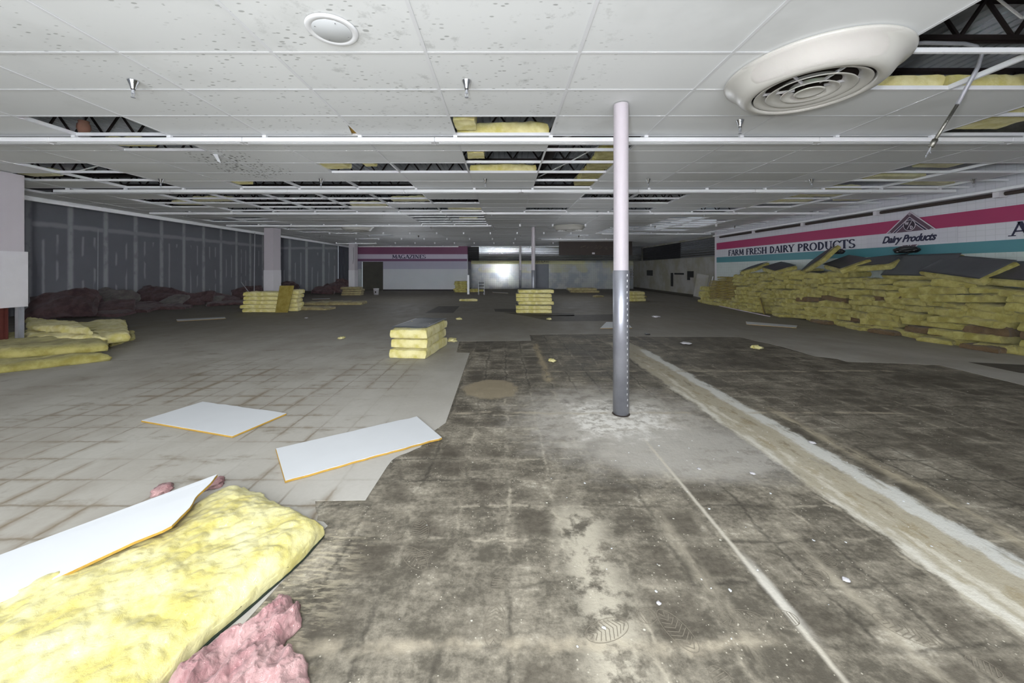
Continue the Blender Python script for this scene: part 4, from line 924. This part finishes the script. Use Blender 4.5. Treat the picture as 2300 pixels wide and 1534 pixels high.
# ---------------------------------------------------------------- lettering
SC, TN = .225, .10
GL = {
 'A': (.86, [((.08,0),(.43,1),TN), ((.43,1),(.78,0),SC), ((.2,.34),(.64,.34),TN)], [(.08,0),(.78,0)]),
 'D': (.86, [((.2,0),(.2,1),SC)], [], [(.2,.5,.5,.47,-90,90,SC*.9)]),
 'F': (.70, [((.2,0),(.2,1),SC), ((.2,.96),(.66,.96),TN), ((.2,.54),(.55,.54),TN), ((.66,1),(.66,.78),TN)], [(.2,0)]),
 'R': (.86, [((.2,0),(.2,1),SC), ((.42,.5),(.8,0),SC)], [(.2,0),(.8,0)], [(.2,.74,.42,.23,-90,90,SC*.8)]),
 'M': (1.05, [((.16,0),(.2,1),TN), ((.2,1),(.52,.15),SC), ((.52,.15),(.86,1),TN), ((.86,1),(.9,0),SC)], [(.16,0),(.9,0)]),
 'E': (.74, [((.2,0),(.2,1),SC), ((.2,.96),(.68,.96),TN), ((.2,.52),(.58,.52),TN), ((.2,.04),(.70,.04),TN), ((.68,1),(.68,.8),TN), ((.7,0),(.7,.22),TN)], []),
 'S': (.70, [], [], [(.36,.74,.24,.22,20,270,SC*.75), (.34,.26,.26,.22,-160,90,SC*.75)]),
 'H': (.95, [((.2,0),(.2,1),SC), ((.76,0),(.76,1),SC), ((.2,.52),(.76,.52),TN)], [(.2,0),(.76,0),(.2,1),(.76,1)]),
 'I': (.42, [((.21,0),(.21,1),SC)], [(.21,0),(.21,1)]),
 'Y': (.84, [((.1,1),(.43,.45),SC), ((.43,.45),(.76,1),TN), ((.43,.48),(.43,0),SC)], [(.43,0),(.1,1),(.76,1)]),
 'P': (.76, [((.2,0),(.2,1),SC)], [(.2,0)], [(.2,.72,.45,.25,-90,90,SC*.85)]),
 'O': (.98, [], [], [(.48,.5,.38,.46,0,360,SC*.85)]),
 'U': (.92, [((.2,1),(.2,.35),SC), ((.74,1),(.74,.35),TN)], [(.2,1),(.74,1)], [(.47,.36,.27,.32,180,360,TN*1.5)]),
 'C': (.84, [((.78,.9),(.78,.68),TN)], [], [(.48,.5,.38,.46,40,320,SC*.85)]),
 'T': (.84, [((.42,0),(.42,1),SC), ((.06,.96),(.78,.96),TN), ((.06,1),(.06,.78),TN), ((.78,1),(.78,.78),TN)], [(.42,0)]),
 'G': (.94, [((.78,.45),(.78,.08),SC)], [(.74,.47)], [(.48,.5,.38,.46,40,330,SC*.85)]),
 'Z': (.78, [((.08,.96),(.7,.96),TN), ((.7,.96),(.08,.04),SC), ((.08,.04),(.72,.04),TN), ((.72,0),(.72,.2),TN), ((.08,1),(.08,.8),TN)], []),
 'N': (.95, [((.18,0),(.18,1),TN), ((.18,1),(.76,0),SC), ((.76,0),(.76,1),TN)], [(.18,0),(.76,1)]),
 'W': (1.2, [((.1,1),(.36,0),SC), ((.36,0),(.6,.9),TN), ((.6,.9),(.84,0),SC), ((.84,0),(1.1,1),TN)], []),
 ' ': (.45, [], []), '-': (.5, [((.1,.45),(.4,.45),TN)], []),
}
def glyph(m_, c_, ox, h, d=.006):
    gl = GL[c_]; Q = lambda p: Vector((ox+p[0]*h, 0, p[1]*h))
    def stroke(a, b, t):
        a = Q(a); b = Q(b); dd = (b-a).normalized()
        if abs(dd.x) < .05 or abs(dd.z) < .05: n_ = Vector((-dd.z, 0, dd.x))
        else: n_ = Vector((1, 0, 0))
        t *= h/2; m_.prism([a-n_*t, b-n_*t, b+n_*t, a+n_*t], (0, -d, 0))
    for a, b, t in gl[1]: stroke(a, b, t)
    for p in gl[2]:
        yy = .035 if p[1] < .5 else .965; stroke((p[0]-.17, yy), (p[0]+.17, yy), .07)
    for cx, cy, rx, ry, a0, a1, t in (gl[3] if len(gl) > 3 else []):
        n = 20; P = [(cx+rx*math.cos(math.radians(a0+(a1-a0)*k/n)), cy+ry*math.sin(math.radians(a0+(a1-a0)*k/n))) for k in range(n+1)]
        for k in range(n):
            def off(i, s_):
                a = math.radians(a0+(a1-a0)*i/n); tt = t*(.45+.55*abs(math.cos(a)))/2
                return Q((cx+(rx+s_*tt)*math.cos(a), cy+(ry+s_*tt)*math.sin(a)))
            m_.prism([off(k, -1), off(k+1, -1), off(k+1, 1), off(k, 1)], (0, -d, 0))
    return gl[0]*h
def text(s_, loc, rotz, width, h, mat, lab, name='wall_lettering'):
    tot = sum(GL[c_][0]*h for c_ in s_); e = tag(empty(name, loc, (0, 0, rotz)), lab, 'lettering'); x = 0; k = width/tot
    for c_ in s_:
        if c_ == ' ': x += GL[c_][0]*h; continue
        m_ = MB(); wd = glyph(m_, c_, 0, h); o = m_.build('letter', mat, e, fix=False); o.location = (x*k, 0, 0); o.scale = (k, 1, 1); x += wd
        o['label'] = 'letter '+c_
    e.name = name; return e
text('FARM FRESH DAIRY PRODUCTS', (XR-.002, 16.3, 2.125), -PI/2, 5.9, .25, M['ink'], 'navy capitals reading FARM FRESH DAIRY PRODUCTS on the right wall')
text('A', (XR-.002, 7.22, 2.155), -PI/2, .27, .27, M['ink'], 'navy capital A cut off by the right picture edge')
text('MAGAZINES', (-8.1, YB-.002, 2.35), 0, 2.45, .27, M['ink'], 'dark capitals reading MAGAZINES on the far wall')
# 'Dairy Products' in slanted script on its plate
pl = MB().box(0, .02, -.95, .95, 0, .36).build('sign_plate', M['wallr']); 
bpy.data.objects.remove(pl)
dp = tag(empty('emblem_sign', (XR-.012, 9.0, 2.43), (0, 0, -PI/2)), 'diamond emblem with a round W/D badge over a white plate reading Dairy Products', 'sign')
def fl(m_, pts, d0, d1): m_.prism([Vector((p[0], -d0, p[1])) for p in pts], (0, -(d1-d0), 0))
m_ = MB(); fl(m_, [(0, .50), (.56, 0), (0, -.50), (-.56, 0)], 0, .004); m_.build('diamond_field', M['logo'], dp)
def ring(m_, r0, r1, d0, d1):
    k = .56/.5; a = [(0, r0), (r0*k, 0), (0, -r0), (-r0*k, 0)]; b = [(0, r1), (r1*k, 0), (0, -r1), (-r1*k, 0)]
    for i in range(4): j = (i+1) % 4; fl(m_, [a[i], a[j], b[j], b[i]], d0, d1)
m_ = MB(); ring(m_, .50, .47, .004, .007); ring(m_, .36, .345, .004, .007); ring(m_, .295, .28, .004, .007); m_.build('diamond_outline', M['cream'], dp)
m_ = MB(); ring(m_, .332, .305, .004, .007); m_.build('inner_stripe', M['ink'], dp)
m_ = MB()
for cx, cz in ((0, .43), (-.46, .0), (.46, 0), (0, -.42)): fl(m_, [(cx, cz+.045), (cx+.05, cz), (cx, cz-.045), (cx-.05, cz)], .004, .007)
m_.build('corner_lozenge', simple('grey lozenge paint', (150, 140, 150), .6), dp)
m_ = MB(); n = 40; cz = .155
fl(m_, [(.135*math.cos(2*PI*k/n), cz+.135*math.sin(2*PI*k/n)) for k in range(n)], .007, .011); m_.build('badge_rim', M['cream'], dp)
m_ = MB(); fl(m_, [(.122*math.cos(2*PI*k/n), cz+.122*math.sin(2*PI*k/n)) for k in range(n)], .011, .014); bd = m_.build('badge', simple('dark plum badge', (48, 34, 50), .5), dp)
for c_, ox, oz, hh in (('W', -.095, cz+.015, .075), ('D', .015, cz-.095, .08)):
    m_ = MB(); glyph(m_, c_, 0, hh, .003); o = m_.build('badge_letter', M['cream'], bd, fix=False); o.location = (ox, -.014, oz)
m_ = MB().bar((-.045, -.016, cz-.09), (.055, -.016, cz+.09), .012, .003, (0, 1, 0)); m_.build('badge_slash', M['cream'], bd)
m_ = MB(); fl(m_, [(-1.05, -.34), (.95, -.30), (.95, .015), (-1.05, -.01)], .006, .014)
plm = G('white sign plate', .5, 0, .4); x, y, z = plm.xyz(); plm.color(plm.mix(plm.mul(plm.ma('MAXIMUM', plm.grid(x, .155, 0, .006, .003), plm.grid(z, .115, .02, .006, .003)), .3), s2l((198, 198, 206)), s2l((130, 134, 138)))); m_.build('name_plate', plm.m, dp)
cu = bpy.data.curves.new('script', 'FONT'); cu.body = 'Dairy Products'; cu.size = .235; cu.shear = .45; cu.extrude = .002; cu.offset = .009; cu.space_character = .95
to = bpy.data.objects.new('script', cu); COL.objects.link(to); bpy.context.view_layer.update()
me = bpy.data.meshes.new_from_object(to.evaluated_get(bpy.context.evaluated_depsgraph_get())); bpy.data.objects.remove(to)
xs = [v.co.x for v in me.vertices]; wd = max(xs)-min(xs)
for v in me.vertices: v.co = Vector(((v.co.x-min(xs))/wd*1.22-.64, -.016-v.co.z, v.co.y*1.0-.235))
me.materials.clear(); o = link('script_lettering', me, M['ink'], dp); o['label'] = 'slanted script reading Dairy Products'
# faint lettering on the tiled wall
cu = bpy.data.curves.new('wd', 'FONT'); cu.body = 'nn-Dixi'; cu.size = .30; cu.extrude = .003
to = bpy.data.objects.new('wd', cu); COL.objects.link(to); bpy.context.view_layer.update()
me = bpy.data.meshes.new_from_object(to.evaluated_get(bpy.context.evaluated_depsgraph_get())); bpy.data.objects.remove(to); me.materials.clear()
for v in me.vertices: v.co = Vector((v.co.x*1.25, -v.co.z, v.co.y))
p = onY(1202, 590, 29.985); o = link('wall_lettering', me, M['black']); o.location = (p.x, 29.99, p.z); tag(o, 'dark remnant lettering nn-Dixi high on the tiled back wall', 'lettering')

# ---------------------------------------------------------------- far small objects
p = at(845, 662); e = tag(empty('bucket', (p.x, p.y, .004)), 'white plastic bucket on the floor before the dark doorway', 'bucket')
MB().lathe([(0, 0), (.14, 0), (.165, .36), (.172, .36), (.172, .38), (.158, .38), (.15, .34), (.13, .02), (0, .02)], 28).build('tub', M['white'], e, True)
MB().tube([(-.17, 0, .33), (-.12, -.1, .24), (0, -.17, .2), (.12, -.1, .24), (.17, 0, .33)], .005, 6).build('handle', M['steel'], e)
MB().box(-.02, .05, -.165, -.155, .12, .22).build('label_print', M['dark'], e)
p = at(1081, 662); e = tag(empty('step_stool', (p.x, p.y, .004), (0, 0, .2)), 'small black two rail step stool in front of the shiny tiled wall', 'step stool')
for sx in (-.17, .17):
    MB().bar((sx, -.14, 0), (sx, .0, .85), .025).build('rail', M['steel'], e); MB().bar((sx, .2, 0), (sx, .0, .8), .02).build('rear_leg', M['steel'], e)
for z in (.15, .33, .52, .7): MB().box(-.16, .16, -.16+z*.16, -.02+z*.16, z, z+.04).build('tread', M['black'], e)
p = at(1052, 661); e = tag(empty('corner_post', (p.x, p.y, .004)), 'short white post standing at the right end of the MAGAZINES wall', 'post')
MB().box(-.06, .06, -.05, .05, 0, 1.2).build('post', M['rail'], e); MB().box(-.08, -.04, .06, .1, 0, 2.2).build('conduit', M['steel'], e)
o = MB().box(-.35, .35, -.01, .01, 0, 1.3).build('loose_board', M['grime']); p = at(1576, 677); o.location = (p.x, p.y+.3, .01); o.rotation_euler = (-.1, .12, -1.25); tag(o, 'pale panel leaning on the service wall near the dairy wall corner', 'panel')
o = MB().tube([(0, 0, 0), (.35, .1, 1.2)], .018, 6).build('stick', M['rail']); p = at(1585, 678); o.location = (p.x, p.y-.1, .01); tag(o, 'thin white stick leaning beside the pale panel', 'stick')
o = MB().tube([(0, 0, 0), (0, .05, 3.0)], .016, 6).build('conduit', M['steel']); p = at(571, 690); o.location = (-10.05, 15.0, .01); tag(o, 'thin upright metal rod left of the white square pillar', 'rod')
o = MB().tube([(0, 0, 0), (-.86, .1, 1.03)], .014, 6).build('conduit', M['steel']); o.location = (-9.5, 14.6, .01); tag(o, 'thin metal rod leaning behind the yellow stack at the square pillar', 'rod')
o = MB().tube([(0, 0, 0), (.02, .0, 3.1)], .014, 6).build('conduit', M['steel']); o.location = (-15.85, 14.55, .01); tag(o, 'thin vertical wire on the taped left wall', 'rod')
# glazed lights on the service wall
m_ = MB()
for i in range(3):
    for j in range(4): p = onY(1417+i*7, 606+j*6, 29.9); m_.box(p.x-.08, p.x+.08, 29.93, 29.97, p.z-.07, p.z+.05)
tag(m_.build('glass_block_panel', M['chrome']), 'panel of small bright glass blocks right behind the big pole', 'glass block')

# ---------------------------------------------------------------- things in the plenum
def plen(r, c_, mat, lab, seed, L=1.15, T=.15, dy=.12, W_=.45, dx=0, rot=0):
    x0, x1, y0, y1 = cell(r, c_); o = link('insulation_batt', batt_mesh(L, W_, T, seed, mat, .025, (22, 8, 4), 5)); o.location = ((x0+x1)/2+dx, y0+dy+W_/2, CEIL+.03); o.rotation_euler = (0, 0, rot); tag(o, lab, 'insulation', 'batts lying on top of the ceiling grid')
plen(3, 0, M['yellow'], 'yellow batt on the ceiling showing in the hole nearest the centre', 601, dy=.02, T=.17)
plen(2, 0, M['yellow'], 'upright roll of batt in the left corner of the centre ceiling hole', 602, L=.25, W_=.3, T=.45, dx=-.46, dy=.2)
plen(6, 0, M['yellow'], 'yellow batt showing in the second centre ceiling hole', 603, dy=.02)
plen(4, 0, M['yellow'], 'short yellow roll behind the first strip rail at centre', 604, L=.25, W_=.3, T=.4, dx=-.42, dy=.2)
plen(1, 3, M['yellow'], 'yellow batt in the ceiling opening just right of the big diffuser', 605, dy=.03, T=.14)
plen(1, 4, M['yellow'], 'yellow batt above the grid right of the hanging conduit', 606, dy=.03, T=.16)
plen(0, 4, M['olive'], 'loose yellow wad in the ceiling opening at the upper right edge', 607, L=.5, W_=.4, T=.14, dx=.3)
plen(2, 5, M['yellow'], 'yellow batt in the right hole in front of the foil duct', 608, L=.6, dx=-.25, T=.14, W_=.35)
plen(3, -4, M['yellow'], 'yellow batt in the narrow left ceiling hole behind the first rail', 609, L=.5, dx=-.3, dy=.3, W_=.2, T=.08)
plen(5, -2, M['yellow'], 'yellow tuft in the ceiling gap left of centre', 610, L=.4, W_=.35, dx=-.4, T=.2)
plen(5, -2, M['yellow'], 'small wad hanging in the ceiling gap left of centre', 611, L=.18, W_=.2, dx=.2, T=.1)
plen(7, -4, M['yellow'], 'yellow tuft at the left end of the dark third gap row', 612, L=.3, W_=.3, dx=-.4)
for i, (r, c_) in enumerate(((4, 1), (5, 1), (6, 1), (7, 1))): plen(r, c_, M['olive'], ['wool wad nearest the big pole in the right centre hole', 'second wool wad beside the big pole in the right centre hole', 'third wool wad in the right centre hole', 'fourth wool wad in the right centre hole'][i], 613+i, L=.35, W_=.4, dx=.42)
for i, (r, c_, l_) in enumerate(((6, -7, 'behind the boxed pillar top'), (10, -2, 'left of the centre in the fourth gap row'), (11, -3, 'in the gap row left of centre near the third rail'), (11, -7, 'by the far left ceiling edge'), (10, -6, 'in the far left open grid'), (6, 6, 'hanging near the dairy wall in the first right gap'), (5, 6, 'on the right above the dairy wall end'),
                                 (7, 7, 'close to the dairy wall strip'), (10, 6, 'right of the third rail end'), (10, 7, 'nearest the dairy wall past the second rail'), (8, 6, 'just past the second rail on the right'), (12, -1, 'near the centre by the third rail'), (16, -1, 'in the distant centre gap'), (9, 6, 'right side above the diamond emblem'))):
    plen(r, c_, M['cream_wool'], 'yellowish batt on open grid '+l_, 630+i, L=.95 if i % 3 else .6, W_=.22, T=.11, dy=.16+.1*(i % 3), dx=.1*(i % 2), rot=.06*(i % 4-1.5))
# foil duct at right
o = MB().tube([(5.75, 5.2, 3.55), (6.2, 5.1, 3.52), (6.7, 5.0, 3.5), (7.4, 4.8, 3.5)], [.17, .2, .2, .2], 20).build('foil_duct', M['foil'], None, True); tag(o, 'crinkled foil wrapped duct in the ceiling hole at the right edge', 'duct')
o = MB().tube([(.75, 4.9, 3.75), (.9, 5.6, 3.8), (.85, 7.4, 3.75), (.7, 8.2, 3.7)], .12, 16).build('pipe', M['joist'], None, True); tag(o, 'dark brown pipe above the open grid left of the big pole', 'pipe')
o = MB().tube([(-6.6, 4.6, 3.62), (-5.3, 4.55, 3.62), (-4.2, 4.8, 3.70)], .02, 8).build('conduit', M['steel']); tag(o, 'grey conduit crossing the large left ceiling hole', 'conduit')
pp = at(188, 283, 3.55); o = MB().lathe([(0, 0), (.05, 0), (.075, .06), (.07, .12), (.055, .14), (.06, .17), (0, .17)], 8, (pp.x, pp.y, 3.45)).build('junction_box', M['copper'], None, True); tag(o, 'pinkish canister hanging in the large left ceiling hole', 'canister'); MB().tube([(pp.x, pp.y, 3.61), (pp.x, pp.y, 4.5)], .008, 6).build('hanger_rod', M['steel'], o)
GW = 'loose cables and conduits above the ceiling'
wr = [([(-.6, 5.2, 3.3), (.3, 5.5, 3.32), (1.2, 5.4, 3.5), (2.2, 5.3, 3.8)], 'pale cable slanting across the centre ceiling holes'), ([(-.2, 5.0, 3.28), (.6, 5.3, 3.35), (1.7, 6.0, 3.6)], 'thin second cable in the centre ceiling holes'), ([(.7, 7.6, 3.4), (1.2, 6.9, 3.5), (1.8, 6.3, 3.7)], 'curved grey flexible conduit in the right centre hole'),
      ([(-8.2, 6.9, 3.26), (-7.2, 6.9, 3.5), (-6.6, 6.8, 3.26)], 'cable above the gap by the boxed pillar'), ([(3.1, 2.9, 4.2), (4.3, 3.1, 3.6), (5.4, 3.5, 3.9)], 'thin wire in the upper right ceiling opening'), ([(3.0, 3.25, 3.8), (4.4, 2.9, 3.75), (6.0, 2.6, 3.95)], 'grey conduit running to the upper right edge')]
for pts, l_ in wr: P_ = [Vector(p) for p in pts]; o = MB().tube([plerp(P_, i/16) for i in range(17)], .011, 6).build('cable', M['rail'], None, True); tag(o, l_, 'cable', GW)
# hanging conduit by the diffuser
e = tag(empty('hanging_conduit', (3.95, 3.1, 3.3)), 'bent metal conduit hanging from the ceiling right of the big diffuser, wires at its tip', 'conduit')
P3 = [at(1990, 103, 3.42), at(2070, 100, 3.42), at(2170, 103, 3.40), at(2195, 108, 3.38), at(2203, 125, 3.33), at(2185, 160, 3.22), at(2150, 225, 3.02), at(2118, 285, 2.84)]
# recompute tail at controlled depths
T_ = [onY(2000, 103, 3.30), onY(2075, 96, 3.30), onY(2165, 98, 3.30), onY(2192, 104, 3.30), onY(2205, 122, 3.30), onY(2197, 150, 3.31), onY(2150, 235, 3.36), onY(2098, 318, 3.42)]
for p in T_: pass
o = MB().tube([T_[0], T_[1], T_[2], T_[3], T_[4], T_[5], T_[6]], .016, 12).build('pipe', M['steel'], None, True); local(o, e)
o = MB().tube([T_[6], T_[7]], .013, 12).build('lower_pipe', M['foil'], None, True); local(o, e)
d = (T_[7]-T_[6]).normalized(); o = MB().tube([T_[7]-d*.02, T_[7]+d*.05], .021, 10).build('fitting', M['foil'], None, True); local(o, e)
m_ = MB()
for dx, dz in ((-.03, -.07), (-.05, -.10), (.0, -.06), (-.045, -.085)): m_.tube([T_[7]+d*.05, T_[7]+d*.05+Vector((dx*.4, .01, dz*.6)), T_[7]+d*.05+Vector((dx, .0, dz))], .004, 5)
local(m_.build('wire_ends', M['steel']), e)
# ends of torn tile hanging at left
o = MB().prism([(0, 0, 0), (.05, .02, 0), (.10, .02, -.13), (.07, 0, -.11)], (0, .012, 0)).build('torn_tile_piece', M['board']); p = at(478, 345, CEIL); o.location = (p.x, p.y, CEIL-.004); tag(o, 'small torn white flap hanging from the ceiling beside the black mould', 'tile flap')
